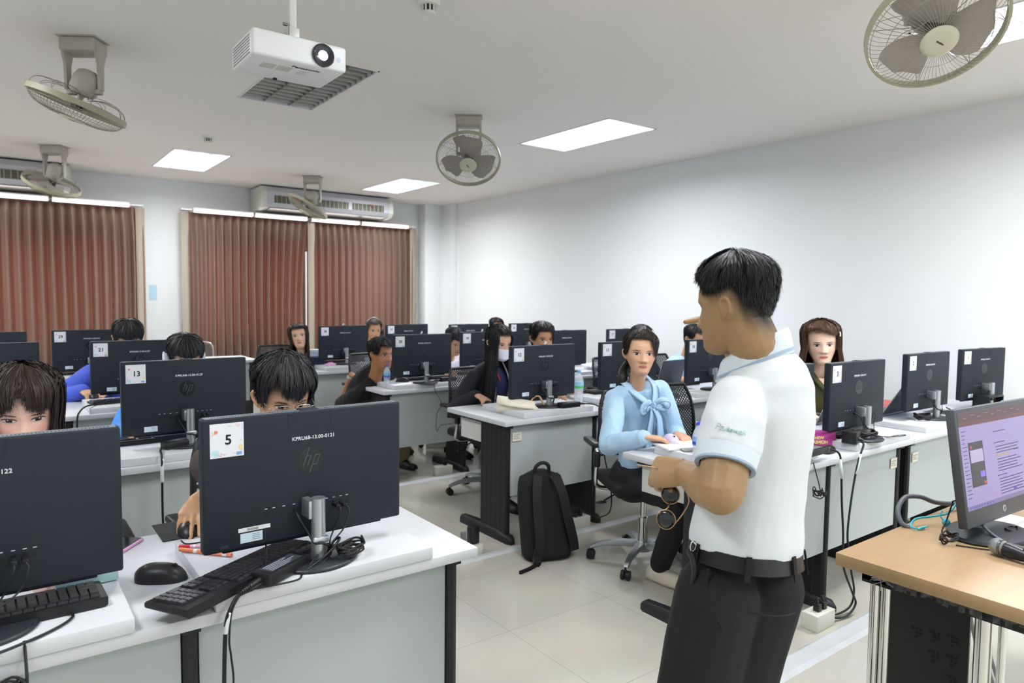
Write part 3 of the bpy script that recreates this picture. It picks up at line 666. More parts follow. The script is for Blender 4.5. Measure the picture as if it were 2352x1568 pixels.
def build_chair():
    t = thing('office_chair', 'c', 'chair')
    b = MB(); b.box((0, 0, .46), (.46, .45, .065), .028, 3); b.build('seat', FAB, t)
    b = MB(); rr = []
    for i in range(13):
        v = i / 12; z = .57 + .36 * v; hw = .215 * (1 - .12 * v - .35 * max(0, v - .75) ** 1.3 * 2)
        rr.append([(hw * s, .235 + .03 * math.sin(v * PI) * -1 + .05 * v - .03 * (1 - s * s) * -1 - .02, z) for s in [-1 + 2 * k / 12 for k in range(13)]])
    b.loft(rr, closed=False); b.build('back_mesh', PERF, t, ang=0)
    b = MB(); edge = [r[0] for r in rr] + rr[-1][1:-1] + [r[-1] for r in rr[::-1]] + rr[0][1:-1][::-1]
    b.tube(edge + edge[:2], .011, 7, 2); b.build('back_frame', BLKP, t, ang=0)
    b = MB(); b.tube([(0, .10, .42), (0, .24, .42), (0, .275, .50), (0, .262, .62)], .02, 8); b.build('back_support', BLKP, t, ang=0)
    for s in (-1, 1):
        b = MB(); b.tube([(s * .12, .02, .425), (s * .22, .02, .425), (s * .275, .01, .45), (s * .285, -.02, .53), (s * .28, -.02, .64), (s * .278, .03, .668), (s * .275, .17, .665), (s * .262, .22, .66)], .0125, 10); a = b.build('armrest', CHROME, t, ang=0)
        b = MB(); b.box((s * .28, .09, .672), (.05, .22, .03), .012, 3); b.box((s * .282, -.02, .60), (.036, .04, .09), .012, 3); b.build('arm_pad', BLKP, a)
    b = MB(); b.bx(-.09, .09, -.1, .12, .40, .43, .008); b.build('tilt_mechanism', BLKP, t)
    b = MB(); b.tube([(-.06, .0, .41), (-.16, -.01, .40), (-.24, -.03, .37)], .005, 6); b.ell((-.26, -.035, .362), (.035, .016, .008)); b.build('lever', BLKP, t, ang=0)
    b = MB(); b.cyl((0, 0, .10), (0, 0, .26), .028, n=18); b.cyl((0, 0, .25), (0, 0, .41), .017, n=16); b.build('gas_lift', CHROME, t)
    b = MB(); b.lathe([(0, .07), (.045, .07), (.05, .09), (.045, .125), (0, .13)], n=24); b.build('hub', SILVER, t)
    for k in range(5):
        a = 2 * PI * k / 5 + .3; d = V((math.cos(a), math.sin(a), 0)); n = V((-d.y, d.x, 0)); b = MB()
        b.loft([[d * r + n * (w * q) + V((0, 0, z + h * q2)) for q, q2 in ((-1, 0), (-.8, 1), (.8, 1), (1, 0), (.7, -.6), (-.7, -.6))] for r, w, z, h in ((.03, .028, .10, .022), (.12, .022, .102, .02), (.22, .017, .09, .016), (.27, .016, .075, .014), (.295, .014, .062, .01))]); l = b.build('base_arm', CHROME if 0 else SILVER, t, ang=60)
        b = MB()
        for q in (-1, 1): b.cyl(d * .29 + n * (q * .006) + V((0, 0, .026)), d * .29 + n * (q * .023) + V((0, 0, .026)), .026, n=18)
        b.cyl(d * .29 + V((0, 0, .03)), d * .29 + V((0, 0, .07)), .008, n=10); b.build('caster', BLKP, l)
    return t
c0 = build_chair()
CH = 0
def chair(x, y, rz, label): return dup(c0, (x, y, 0), R(rz), label, group='black office chairs with perforated backs')
chair(2.90, 2.62, -28, 'black chair with chrome armrests under the woman in the pale blue blouse')
chair(.79, 2.54, 4, 'black perforated chair behind the near man with glasses')
chair(.05, 2.56, 0, 'black chair of the woman with bangs, hidden behind her monitor')
chair(5.15, 5.72, 12, 'empty black mesh chair behind the third right row')
chair(3.50, 2.68, 6, 'black mesh chair between the blouse woman and the teacher\'s chest')
chair(2.98, 4.28, 0, 'black mesh chair of the masked woman')
chair(5.30, 4.42, 0, 'black chair of the person in the light blue shirt')
chair(3.62, 4.52, 0, 'black chair of the woman peeking over the monitor numbered 12')
chair(4.62, 4.42, 0, 'black chair of the woman in the floral top')
chair(2.90, 5.92, 10, 'black chair of the man in black, third right row')
chair(3.62, 5.86, 0, 'black chair of the man in the white shirt')
chair(4.38, 2.72, 0, 'black chair of the woman in olive')
chair(5.20, 2.75, -14, 'black chair behind the laptop beside monitor 2')
chair(2.48, 7.45, 0, 'black chair of the woman looking up in the fourth row')
chair(.84, 4.35, 0, 'black chair of the person with the headband')
chair(.86, 5.92, 0, 'black chair of the person in the blue jacket')
for ch in c0.children_recursive + [c0]: bpy.data.objects.remove(ch)
t = thing('high_back_chair', 'dark grey solid-backed chair right of the monitor numbered 28', 'chair', (3.74, 7.78, 0), 0)
GF = mat('grey_fabric', '3b3b40', .85)
b = MB(); b.box((0, 0, .46), (.48, .46, .08), .03, 3); b.build('seat', GF, t)
b = MB(); b.box((0, .25, .82), (.46, .07, .56), .03, 3); b.build('backrest', GF, t)
b = MB(); b.cyl((0, 0, .08), (0, 0, .43), .025); b.bx(-.02, .02, .02, .25, .42, .46); b.build('post', BLKP, t)
for k in range(5):
    a = 2 * PI * k / 5; b = MB(); b.cyl((0, 0, .09), (.27 * math.cos(a), .27 * math.sin(a), .06), .02, .014, 8); b.ell((.27 * math.cos(a), .27 * math.sin(a), .028), (.028, .028, .028)); b.build('base_arm', BLKP, t)
t = thing('visitor_chair', 'chrome-framed grey chair behind the back row desk', 'chair', (1.98, 9.02, 0), 0)
b = MB(); b.box((0, 0, .45), (.44, .42, .05), .02, 3); b.build('seat', GF, t)
b = MB(); b.loft([[(s * w_, .2 + .03 * (1 - s * s), z) for s in [-1 + k / 4 for k in range(9)]] for z, w_ in ((.62, .19), (.72, .2), (.80, .195), (.86, .17))], closed=False); b.build('backrest', mat('taupe_fabric', '5a5049', .8), t, ang=0)
for s in (-1, 1):
    b = MB(); b.tube([(s * .22, .22, .02), (s * .22, .0, .012), (s * .22, -.2, .02), (s * .22, -.22, .25), (s * .22, -.2, .43), (s * .22, .1, .44)], .012, 8); b.build('leg', CHROME, t, ang=0)
b = MB(); b.tube([(-.22, .18, .44), (-.225, .22, .7), (-.215, .225, .84), (-.15, .225, .89), (0, .225, .90), (.15, .225, .89), (.215, .225, .84), (.225, .22, .7), (.22, .18, .44)], .015, 10); b.build('back_frame', CHROME, t, ang=0)
# ================================================================ things on the desks
D, RZ = .7505, .7855
def coil(name, label, c, r, n, m=CABLE, rad=.0028, tilt=0, cat='cable', sx=1.6, group=None, rz=0, up_to=None):
    b = MB(); pts = []; rnd = random.Random(str(c))
    for i in range(n * 12 + 1):
        a = 2 * PI * i / 12; rr = r * (.8 + .25 * rnd.random() + .02 * (i // 12)); x, y = sx * rr * math.cos(a), rr * math.sin(a)
        pts.append((c[0] + x * math.cos(rz) - y * math.sin(rz), c[1] + x * math.sin(rz) + y * math.cos(rz), c[2] + rad + .0035 * (i // 12) + .012 * rnd.random() * tilt))
    if up_to: pts = [up_to] + pts
    b.tube(pts, rad, 6, 3); return tag(b.build(name, m, None, ang=0), label, cat, group)
# --- nearest left row
t = thing('phone', 'smartphone in a pink case beside the left monitor', 'phone', (.258, 2.225, D), R(-38))
b = MB(); b.box((0, 0, .005), (.078, .162, .0095), .004, 3); b.build('case', mat('pink_case', 'd8a0c4', .3), t)
b = MB(); b.box((0, 0, .0100), (.070, .154, .001), .0); b.build('screen', mat('phone_glass', '0d1016', .08), t)
b = MB(); b.box((.49, 2.305, D + .0012), (.22, .18, .0024), .001); o = b.build('mouse_pad', mat('pad_black', '1d2023', .7)); tag(o, 'dark mouse pad under the hand of the man with glasses', 'mouse pad')
mouse(.462, 2.262, D + .003, 165, 'black mouse under the hand of the man with glasses', s=1.1)
def pen(p, q, r, m, label, cap=None, z=RZ):
    t = thing('pen', label, 'pen', (0, 0, 0)); p, q = V((*p, z + r)), V((*q, z + r)); d = (q - p).normalized(); L = (q - p).length
    b = MB(); b.cyl(p, q, r, n=14); b.build('barrel', m, t)
    b = MB(); b.cyl(p - d * .03, p, r * .98, r * 1.05, 14); b.build('cap', cap or m, t)
    b = MB(); b.cyl(p + d * L * .12, p + d * L * .2, r * 1.06, n=14); b.cyl(p + d * L * .8, p + d * L * .9, r * 1.06, n=14); b.build('band', WPL, t)
    return t
pen((.405, 1.985), (.488, 1.885), .0055, mat('orange_pen', 'e8855c', .45), 'orange and white marker lying under the near monitor')
pen((.415, 2.02), (.475, 1.98), .0045, mat('pink_pen', 'e7a7c4', .4), 'pink pen with a red cap lying behind the orange marker', mat('red_pen', 'c2272d', .35))
b = MB(); b.box((.16, 1.935, RZ + .016), (.13, .10, .03), .005); tag(b.build('pencil_case', mat('mint_plastic', 'a9c9c4', .45)), 'mint green case behind the left edge keyboard', 'case')
coil('cable_bundle', 'coiled black cable at the foot of the near monitor', (.745, 1.70, RZ + .011), .026, 7, tilt=.8, rz=.5)
cable('cable', 'thick black cable hanging over the front edge of the near desk', [(.515, 1.655, .795), (.47, 1.632, .793), (.435, 1.628, .785), (.412, 1.615, .76), (.402, 1.612, .72), (.398, 1.615, .6), (.396, 1.62, .4), (.40, 1.62, .15), (.43, 1.62, .008), (.6, 1.58, .008)], .0048, CABLE)
b = MB(); b.tube([(.4135, 1.6145, .757), (.406, 1.6115, .735), (.402, 1.6115, .712)], .0062, 8); tag(b.build('cable_label', mat('white_tape', 'dfe3e6', .5), ang=0), 'white tag wrapped around the thick hanging cable', 'cable tag')
cable('cable', 'thin black cable from under the near monitor hanging beside the thick one', [(.55, 1.80, .85), (.535, 1.74, .82), (.505, 1.68, .805), (.455, 1.632, .80), (.418, 1.612, .765), (.408, 1.606, .70), (.412, 1.61, .66), (.417, 1.61, .60), (.412, 1.61, .54), (.425, 1.612, .45), (.42, 1.61, .2), (.44, 1.6, .008)], .0024, CABLE)
cable('cable', 'black cable looping from the keyboard across the front of the near board', [(.43, 1.665, .789), (.47, 1.640, .789), (.53, 1.632, .7885), (.58, 1.634, .7885), (.60, 1.665, .789), (.64, 1.70, .80), (.68, 1.715, .83), (.70, 1.73, .82)], .0024, CABLE)
cable('cable', 'black cable bundle tied at the foot of the near monitor', [(.60, 1.665, .79), (.64, 1.68, .80), (.672, 1.69, .812), (.705, 1.705, .828), (.725, 1.73, .835), (.715, 1.75, .82), (.69, 1.71, .805), (.655, 1.68, .793), (.63, 1.66, .789)], .0035, CABLE)
cable('cable', 'black cable looping on the board below the left edge monitor', [(-.2, 1.70, .79), (-.1, 1.735, .79), (.02, 1.755, .79), (.10, 1.745, .789), (.118, 1.72, .789), (.09, 1.68, .789), (.03, 1.64, .789), (-.05, 1.61, .789), (-.2, 1.60, .789)], .003, CABLE)
coil('cable_bundle', 'coiled black cable hanging at the left edge below the desk front', (-.02, 1.60, .70), .03, 4, rad=.003, tilt=2, sx=1.7, up_to=(.03, 1.652, .788))
cable('cable', 'thin cable curling beside the pink pen', [(.46, 2.20, .753), (.43, 2.13, .755), (.405, 2.085, .789), (.41, 2.05, .789), (.44, 2.04, .789), (.48, 2.05, .789)], .0022, CABLE)
# --- second left row
adapter(.66, 3.42, .787, 200, 'black power adapter under the monitor numbered 13', .14)
cable('cable', 'black cable hanging over the second left desk front', [(.585, 3.39, .795), (.565, 3.30, .80), (.558, 3.235, .78), (.556, 3.225, .70), (.556, 3.225, .5), (.57, 3.23, .2), (.60, 3.3, .01)], .0048, CABLE)
b = MB(); b.tube([(.5605, 3.236, .778), (.5565, 3.224, .73), (.556, 3.224, .68)], .007, 8); tag(b.build('cable_label', mat('white_tape', 'dfe3e6', .5), ang=0), 'white tag on the cable below the monitor numbered 13', 'cable tag')
keyboard(.66, 3.64, RZ, 2, 'black keyboard behind the monitor numbered 13')
# --- third and fourth left rows
keyboard(.69, 5.08, RZ, 10, 'black keyboard before the person in the blue jacket'); mouse(.52, 5.36, RZ, 172, 'black mouse held by the person in the blue jacket')
cable('cable', 'black cable curling over the third left desk edge', [(.50, 5.0, .79), (.43, 4.86, .80), (.395, 4.83, .775), (.38, 4.825, .72), (.378, 4.83, .5), (.38, 4.84, .1)], .005, CABLE)
keyboard(.56, 6.95, RZ, 0, 'black keyboard behind the monitor numbered 29'); adapter(.35, 6.62, RZ, 10, 'black power adapter left of the monitor numbered 29')
b = MB(); b.box((.52, 6.66, RZ + .012), (.2, .14, .022), .004); tag(b.build('book', mat('white_cover', 'dcdcd8', .6)), 'white booklet under the monitor numbered 29', 'book')
# --- nearest right row
t = thing('notebook', 'open white spiral notebook under the lilac mouse', 'notebook', (2.60, 2.135, RZ), R(-18))
b = MB(); b.box((0, 0, .005), (.21, .16, .01), .002); b.build('pages', PAPER, t)
b = MB()
for k in range(16): b.tube([(-.095 + k * .0126, .08 + .006 * math.cos(a), .006 + .007 * math.sin(a)) for a in [2 * PI * j / 8 for j in range(9)]], .0008, 4, 1)
b.build('spiral', SILVER, t, ang=0)
mouse(2.612, 2.19, RZ + .0105, 155, 'lilac mouse under the hand of the woman in the blue blouse', mat('lilac_plastic', 'd6c8f0', .35))
t = thing('phone', 'silver phone lying beside the lilac mouse', 'phone', (2.60, 2.03, RZ), R(60))
b = MB(); b.box((0, 0, .0045), (.076, .155, .009), .004, 3); b.build('body', mat('phone_silver', '8f958f', .3, .6), t)
b = MB(); b.box((0, -.04, .0092), (.06, .05, .001)); b.build('screen', mat('phone_glass', '0d1016', .08), t)
bottle(2.505, 1.945, D, .19, 'water bottle with blue label beside the teacher\'s chest', '3c50d8', ('8fb4ea', '2e4fb8'))
cable('cable', 'thin dark cable on the aisle end of the nearest right desk', [(2.56, 2.0, .7535), (2.52, 1.93, .7535), (2.47, 1.90, .7535), (2.44, 1.93, .7535)], .002, CABLE)
adapter(2.965, 1.665, .787, 182, 'long black power adapter at the desk edge by the teacher\'s back', .15)
mouse(3.22, 1.735, D, 100, 'black mouse in front of the pink bag'); keyboard(2.96, 1.92, RZ, 4, 'black keyboard beside the teacher\'s back')
keyboard(3.63, 1.885, RZ, 10, 'bulky black keyboard under the monitor numbered 3')
t = thing('pouch', 'bright pink pouch lettered NEW FASHION', 'bag', (3.285, 1.845, D), R(-32))
PK = mat('pink_vinyl', 'c33c9a', .4, bump=.2, bscale=40)
b = MB(); b.loft([[(s * w_, d_ * math.cos(a), h) if 0 else (w_ * s, d_ * (1 - s * s) ** .5 * sg, h) for s, sg in [(-1, 1), (-.6, -1), (0, -1), (.6, -1), (1, -1), (.6, 1), (0, 1), (-.6, 1)]] for w_, d_, h in ((.115, .02, 0), (.12, .035, .012), (.118, .034, .04), (.112, .02, .068), (.108, .006, .086))]); b.build('body', PK, t, ang=60)
for s_, z, sz in (('NEW', .052, .021), ('FASHION', .031, .021)): text(s_, sz, mat('yellow_print', 'e7e27a', .5), 'lettering', t, face_mtx((.01, -.0362 + (z - .035) * .12, z), (0, -1, .12)), bold=.0006)
b = MB(); b.box((3.27, 1.93, D + .055), (.13, .03, .10), .012, 3); tag(b.build('snack_packet', mat('orange_foil', 'c07f1c', .35, var=.3, vscale=30)), 'orange snack packet standing behind the pink pouch', 'snack packet')
t = thing('power_adapter', 'black square power adapter at the desk edge under monitor 3', 'power adapter', (3.37, 1.70, RZ), R(12), 'black power adapters on the desks')
b = MB(); b.box((0, 0, .032), (.075, .07, .062), .006); b.build('brick', BLKP, t); b = MB(); b.cyl((0, -.035, .025), (0, -.055, .02), .01, .007, 12); b.build('plug', BLKP, t)
for nm, lab, pts in (('cable', 'black cable from the square adapter down to the floor socket', [(3.365, 1.645, .80), (3.35, 1.628, .79), (3.30, 1.625, .72), (3.25, 1.62, .60), (3.20, 1.61, .45), (3.18, 1.60, .36), (3.22, 1.6, .22), (3.26, 1.6, .10), (3.22, 1.6, .03), (3.10, 1.62, .02), (3.03, 1.62, .12), (3.01, 1.62, .13)]),
                     ('cable', 'black cable from the long adapter down to the floor socket', [(3.10, 1.66, .795), (3.12, 1.628, .78), (3.135, 1.622, .72), (3.15, 1.62, .55), (3.155, 1.61, .40), (3.15, 1.60, .25), (3.20, 1.58, .12), (3.24, 1.58, .05), (3.16, 1.58, .012), (3.06, 1.6, .03), (2.99, 1.62, .12), (2.965, 1.62, .13)])):
    cable(nm, lab, pts, .005, CABLE)
for p0, p1, lab in (((3.318, 1.6255, .75), (3.275, 1.621, .66), 'white tag on the cable under the square adapter'), ((3.127, 1.624, .752), (3.142, 1.619, .66), 'white tag on the cable from the long adapter')):
    b = MB(); b.tube([p0, p1], .0068, 8, 1); tag(b.build('cable_label', mat('white_tape', 'dfe3e6', .5), ang=0), lab, 'cable tag')
coil('cable_bundle', 'tied black cable hanging by the teacher\'s back', (2.93, 1.61, .60), .03, 4, rad=.0025, tilt=3, sx=.6, up_to=(2.945, 1.652, .755))
coil('cable_bundle', 'black cable pile around the foot of the monitor numbered 3', (3.53, 1.70, RZ + .012), .04, 6, rad=.004, tilt=1.2)
cable('cable', 'thin cables trailing right of the foot of monitor 3', [(3.6, 1.68, .80), (3.66, 1.66, .789), (3.74, 1.655, .789), (3.80, 1.64, .789), (3.78, 1.625, .79), (3.70, 1.64, .79), (3.62, 1.665, .795)], .0022, CABLE)
cable('cable', 'black cable looping between the boards of monitors 3 and 2', [(3.98, 1.98, .755), (4.02, 1.93, .765), (4.06, 1.85, .755), (4.0, 1.80, .754), (3.9, 1.83, .754), (3.85, 1.9, .76)], .003, CABLE)
def laptop(x, y, rz, ang, label, w=.33, d=.23):
    t = thing('laptop', label, 'laptop', (x, y, RZ), R(rz), 'open laptops on the desks')
    b = MB(); b.box((0, d / 2 + .0, .009), (w, d, .016), .005); b.build('base', mat('laptop_grey', '8e9195', .35, .6), t)
    hm = M.Translation((0, 0, .014)) @ M.Rotation(R(ang), 4, 'X')
    b = MB(); b.box((0, 0, d / 2), (w, .007, d), .003, mtx=hm); l = b.build('lid', mat('laptop_dark', '4a4d50', .4, .4), t)
    b = MB(); b.box((0, 0, d / 2), (w + .002, .004, d + .002), .0015, mtx=hm @ M.Translation((0, .003, 0))); b.build('lid_rim', SILVER, l)
    b = MB(); b.box((0, .0056, d / 2), (w - .02, .001, d - .025), mtx=hm); b.build('screen', SCRN, l, False)
    b = MB(); b.box((0, d * .42, .0175), (w * .82, d * .42, .001)); b.build('keys', KEY, t)
    return t
laptop(3.86, 2.06, 0, 24, 'open laptop behind the monitor numbered 3, before the woman in olive')
laptop(4.47, 1.99, 0, 32, 'open grey laptop behind the monitor numbered 2')
bottle(5.12, 2.20, D, .21, 'water bottle with blue cap behind the monitor numbered 2', '2f56c4', ('5b87d8', '3a4fa8'))
for k, (c_, s_, l) in enumerate((('2c4a4a', .03, 'dark green folder lying behind the laptop of monitor 2'), ('b3504a', .012, 'red booklet on top of the dark green folder'))):
    b = MB(); b.box((4.86, 2.22, D + (.016 if k == 0 else .04)), (.34, .18, s_), .006); tag(b.build('folder', mat('folder_' + c_, c_, .5)), l, 'folder')
coil('cable_bundle', 'black adapter and cables in a pile under the monitor numbered 2', (4.40, 1.80, RZ), .035, 6, rad=.005, tilt=1.5)
cable('cable', 'black cable arching behind the foot of monitor 2', [(4.52, 1.72, .86), (4.56, 1.70, .84), (4.60, 1.68, .80), (4.66, 1.68, .79), (4.7, 1.66, .79)], .004, CABLE)
keyboard(5.0, 1.93, D, 2, 'black keyboard left of the foot of monitor 1')
t = thing('speaker_box', 'open black box on the desk by monitor 1, with a cyan cable', 'box', (5.22, 1.74, RZ), R(-4))
b = MB(); b.bx(-.10, .10, -.05, .05, 0, .006); b.bx(-.10, .10, -.05, .05, .085, .095, .003); b.bx(-.10, -.092, -.05, .05, 0, .09); b.bx(.092, .10, -.05, .05, 0, .09); b.bx(-.1, .1, .042, .05, 0, .09); b.build('casing', BLKP, t)
CYAN = mat('cyan_cable', '5fc3df', .45)
cable('cable', 'cyan cable in front of the open black box', [(5.0, 1.70, .79), (5.10, 1.665, .80), (5.18, 1.665, .825), (5.24, 1.67, .845), (5.30, 1.68, .84)], .005, CYAN)
cable('cable', 'black cable lying right of the foot of monitor 3', [(3.73, 1.88, .79), (3.79, 1.90, .80), (3.84, 1.93, .80), (3.88, 2.0, .79)], .006, CABLE)
# --- second right row
t = thing('pouch', 'cream leather pouch lying at the aisle end of the second right row', 'bag', (2.66, 3.49, D), R(-40))
CR = mat('cream_leather', 'e9e3cf', .5, bump=.25, bscale=30)
b = MB(); b.loft([[(x, w_ * math.cos(a), max(0, z + h * math.sin(a))) for a in [2 * PI * k / 16 for k in range(16)]] for x, w_, z, h in ((-.13, .03, .03, .02), (-.12, .075, .038, .036), (-.05, .09, .042, .046), (.04, .088, .036, .040), (.11, .07, .026, .026), (.14, .04, .02, .014))]); b.build('body', CR, t, ang=0)
b = MB(); b.loft([[(x, -.02 + w_ * s, .055 + .028 * (1 - s * s) - .9 * max(0, abs(s) - .75) * .05 + x * -.14 + .012) for s in [-1 + k / 5 for k in range(11)]] for x, w_ in ((-.125, .07), (-.06, .095), (.03, .09), (.115, .06))], closed=False); o = b.build('flap', CR, t, ang=0)
so = o.modifiers.new('s', 'SOLIDIFY'); so.thickness = .005
b = MB(); b.cyl((-.02, -.03, .095), (-.02, -.03, .105), .013, n=16); b.build('clasp', mat('brass', 'c2a44e', .3, .9), t)
b = MB(); b.tube([(.08, .03, .05), (.10, .05, .09), (.14, .05, .10), (.17, .03, .05)], .006, 8); b.build('strap', mat('tan_leather', 'c9a37c', .5), t, ang=0)
adapter(2.95, 3.32, .787, 178, 'black power adapter at the foot of the monitor numbered 12', .15)
bottle(3.26, 3.57, D, .235, 'tall water bottle with green stripe beside monitor 12', '6fa4e4', ('9cd0ea', '59c24a'))
mouse(2.66, 3.83, D, 176, 'small black mouse with green light under the masked woman\'s hand'); keyboard(2.92, 3.72, RZ, 0, 'black keyboard behind the monitor numbered 12')
cable('cable', 'black cable from the adapter of monitor 12 down the desk front', [(3.03, 3.32, .80), (3.10, 3.26, .80), (3.15, 3.235, .77), (3.165, 3.23, .70), (3.19, 3.23, .45), (3.26, 3.24, .25), (3.28, 3.26, .06), (3.15, 3.27, .04), (3.03, 3.27, .12)], .0045, CABLE)
b = MB(); b.tube([(3.152, 3.234, .772), (3.164, 3.229, .725)], .006, 8, 1); tag(b.build('cable_label', mat('white_tape', 'dfe3e6', .5), ang=0), 'white tag on the cable right of the monitor numbered 12', 'cable tag')
keyboard(3.72, 3.72, RZ, 0, 'black keyboard behind the monitor numbered 11'); keyboard(4.45, 3.70, RZ, 0, 'black keyboard behind the monitor numbered 10')
mouse(4.17, 3.52, RZ, 96, 'black mouse left of the monitor numbered 10'); mouse(4.06, 3.40, D, 90, 'dark mouse at the board end before the light blue shirt', mat('mouse_grey', '3a3b3e', .4))
laptop(4.26, 3.62, 4, 16, 'open black laptop before the person in the light blue shirt', .3, .22)
# --- third right row
bottle(2.515, 5.03, D, .185, 'water bottle with blue cap at the aisle end of the third right row', '3d4fc9', ('63b8e8', '7a55b8'))
mouse(2.50, 5.43, D, 178, 'black mouse under the hand of the man in black'); mouse(2.68, 5.08, RZ, 60, 'black mouse left of the keyboard at monitor 20')
keyboard(2.92, 5.14, RZ, -3, 'black keyboard behind the monitor numbered 20'); adapter(3.02, 4.93, RZ, 4, 'black power adapter right of the foot of monitor 20', .15)
b = MB(); b.box((2.62, 5.32, RZ + .006), (.17, .08, .03), .006); tag(b.build('case', mat('white_case', 'd9dadb', .5)), 'white box behind the mouse at monitor 20', 'box')
cable('cable', 'thin cable with sharp kinks hanging from the third right desk', [(2.86, 5.0, .79), (2.84, 4.845, .79), (2.845, 4.838, .74), (2.86, 4.835, .70), (2.915, 4.835, .61), (2.87, 4.835, .55), (2.855, 4.83, .45), (2.865, 4.83, .39), (2.9, 4.83, .44), (3.04, 4.83, .45), (3.07, 4.83, .56), (3.15, 4.83, .37), (3.19, 4.83, .49), (3.13, 4.83, .62), (3.29, 4.83, .67), (3.26, 4.84, .76), (3.24, 4.87, .79)], .0022, CABLE, smooth=3)
cable('cable', 'pale cable behind the adapter of monitor 20', [(3.09, 4.95, .80), (3.2, 5.0, .80), (3.3, 4.93, .79), (3.33, 4.84, .77), (3.34, 4.835, .6), (3.34, 4.84, .3), (3.25, 4.85, .05)], .0035, mat('grey_cable', '9a9c9e', .5))
keyboard(3.55, 5.3, RZ, 0, 'black keyboard behind the monitor numbered 19')
b = MB(); b.box((5.02, 5.15, RZ + .018), (.34, .24, .03), .004); tag(b.build('paper_stack', PAPER), 'stack of white paper before the empty mesh chair', 'paper')
# --- fourth right row
keyboard(2.90, 6.94, RZ, 0, 'black keyboard behind the monitor numbered 28'); mouse(2.70, 6.66, RZ, 90, 'small pink mouse under the monitor numbered 28', mat('pink_plastic', 'd79bc4', .4), .9)
b = MB(); b.box((2.60, 6.86, D + .06), (.22, .12, .11), .03, 3); tag(b.build('bag', mat('navy_fabric', '22253f', .8)), 'dark navy bag on the desk before the woman looking up', 'bag')
b = MB(); b.box((2.63, 6.95, D + .15), (.15, .09, .06), .008); tag(b.build('tissue_box', mat('box_white', 'dcdcda', .6)), 'white box on top of the navy bag', 'box')
bottle(3.24, 6.95, D, .2, 'water bottle right of the monitor numbered 28', 'e8eaf0', ('a9c4ee', '6d7fd8'))
for n, dx in ((12, .03), (20, .0), (19, -.03), (28, .0)):
    t = MON[n]; b = MB(); b.tube([(dx, .088, .394), (dx + .004, .085, .408), (dx + .010, .082, .414)], .007, 8, 2); b.build('white_clip', WPL, t, ang=0)
# ================================================================ backpack
t = thing('backpack', 'black backpack leaning on the leg of the second right desk', 'backpack', (2.50, 2.99, 0), R(-20))
BK = mat('backpack_fabric', '0a0b0d', .8, bump=.2, bscale=500); BK2 = mat('backpack_strap', '111216', .75)
b = MB(); rr = []
for i in range(15):
    v = i / 14; z = .015 + .47 * v; w_ = .155 * (1 - .25 * max(0, v - .55) ** 1.2 * 2.2) * (.9 + .1 * math.sin(min(1, v * 3) * PI / 2)); d_ = .085 * (1 - .55 * v ** 2.2); lean = .10 * v
    if v > .9: w_ *= math.sqrt(max(.05, 1 - ((v - .9) / .105) ** 2)); d_ *= .8
    rr.append([(w_ * (abs(math.cos(a)) ** .55) * (1 if math.cos(a) > 0 else -1) + .01 * math.sin(5 * v), lean + d_ * (abs(math.sin(a)) ** .7) * (1 if math.sin(a) > 0 else -1), z) for a in [2 * PI * k / 28 for k in range(28)]])
b.loft(rr); b.build('body', BK, t, ang=0)
b = MB(); b.tube([(-.055, .07, .455), (-.05, .06, .51), (-.01, .06, .535), (.03, .065, .515), (.035, .075, .46)], .011, 8); b.build('handle', BK2, t, ang=0)
def strap(pts, w_, m, nm):
    P = catmull(pts, 6); b = MB(); rr = []
    for i, p in enumerate(P):
        d = (P[min(i + 1, len(P) - 1)] - P[max(0, i - 1)]).normalized(); sd = d.cross(V((0, 1, 0))).normalized() if abs(d.y) < .95 else V((1, 0, 0)); n = sd.cross(d)
        rr.append([p + sd * (w_ * s) + n * h for s, h in ((-1, -.006), (-1, .006), (1, .006), (1, -.006))])
    b.loft(rr); return b.build(nm, m, t, ang=35)
strap([(-.045, .03, .47), (-.07, -.03, .40), (-.075, -.075, .26), (-.07, -.095, .12), (-.085, -.09, .03), (-.10, -.13, .008)], .026, BK2, 'shoulder_strap')
strap([(.05, .03, .47), (.075, -.03, .40), (.10, -.07, .26), (.135, -.075, .12), (.15, -.06, .05)], .026, BK2, 'shoulder_strap')
strap([(-.10, -.12, .009), (-.15, -.16, .006), (-.22, -.20, .006)], .012, BK, 'loose_webbing')
b = MB(); b.box((.145, -.03, .10), (.03, .08, .10), .01, mtx=M.Rotation(.2, 4, 'Z')); b.build('side_pocket', BK2, t)
b = MB(); b.box((-.09, -.105, .022), (.05, .02, .014), .004); b.build('buckle', BLKP, t)
# ================================================================ teacher's desk
WOOD = mat('beech_laminate', 'a68966', .38, var=.10, vscale=3, stretch=(1.2, 14, 3))
t = thing('teacher_desk', 'wood-topped desk with chrome legs at the right edge', 'desk', (1.95, .26, 0), 0)
b = MB(); b.bx(0, 1.7, 0, .755, .713, .75, .002); b.build('desk_top', WOOD, t)
b = MB(); b.bx(.05, 1.6, .06, .10, .67, .7125); b.bx(.05, .09, .06, .70, .672, .7125); b.bx(.05, .25, .62, .70, .68, .7125); b.build('frame', BLACK, t)
for y0, r_ in ((.40, .021), (.645, .015)):
    for dy in ((0,) if r_ > .02 else (0, .03)):
        b = MB(); b.cyl((.085, y0 + dy, .0), (.085, y0 + dy, .672), r_, n=20); b.build('leg', CHROME, t)
for dy in (.37,):
    b = MB(); b.cyl((.085, dy - .012, 0), (.085, dy - .012, .672), .010, n=16); b.build('leg', CHROME, t)
b = MB(); b.bx(.08, .088, .43, .635, .05, .672); o = b.build('side_panel', mat('panel_black', '141518', .35), t)
b = MB()
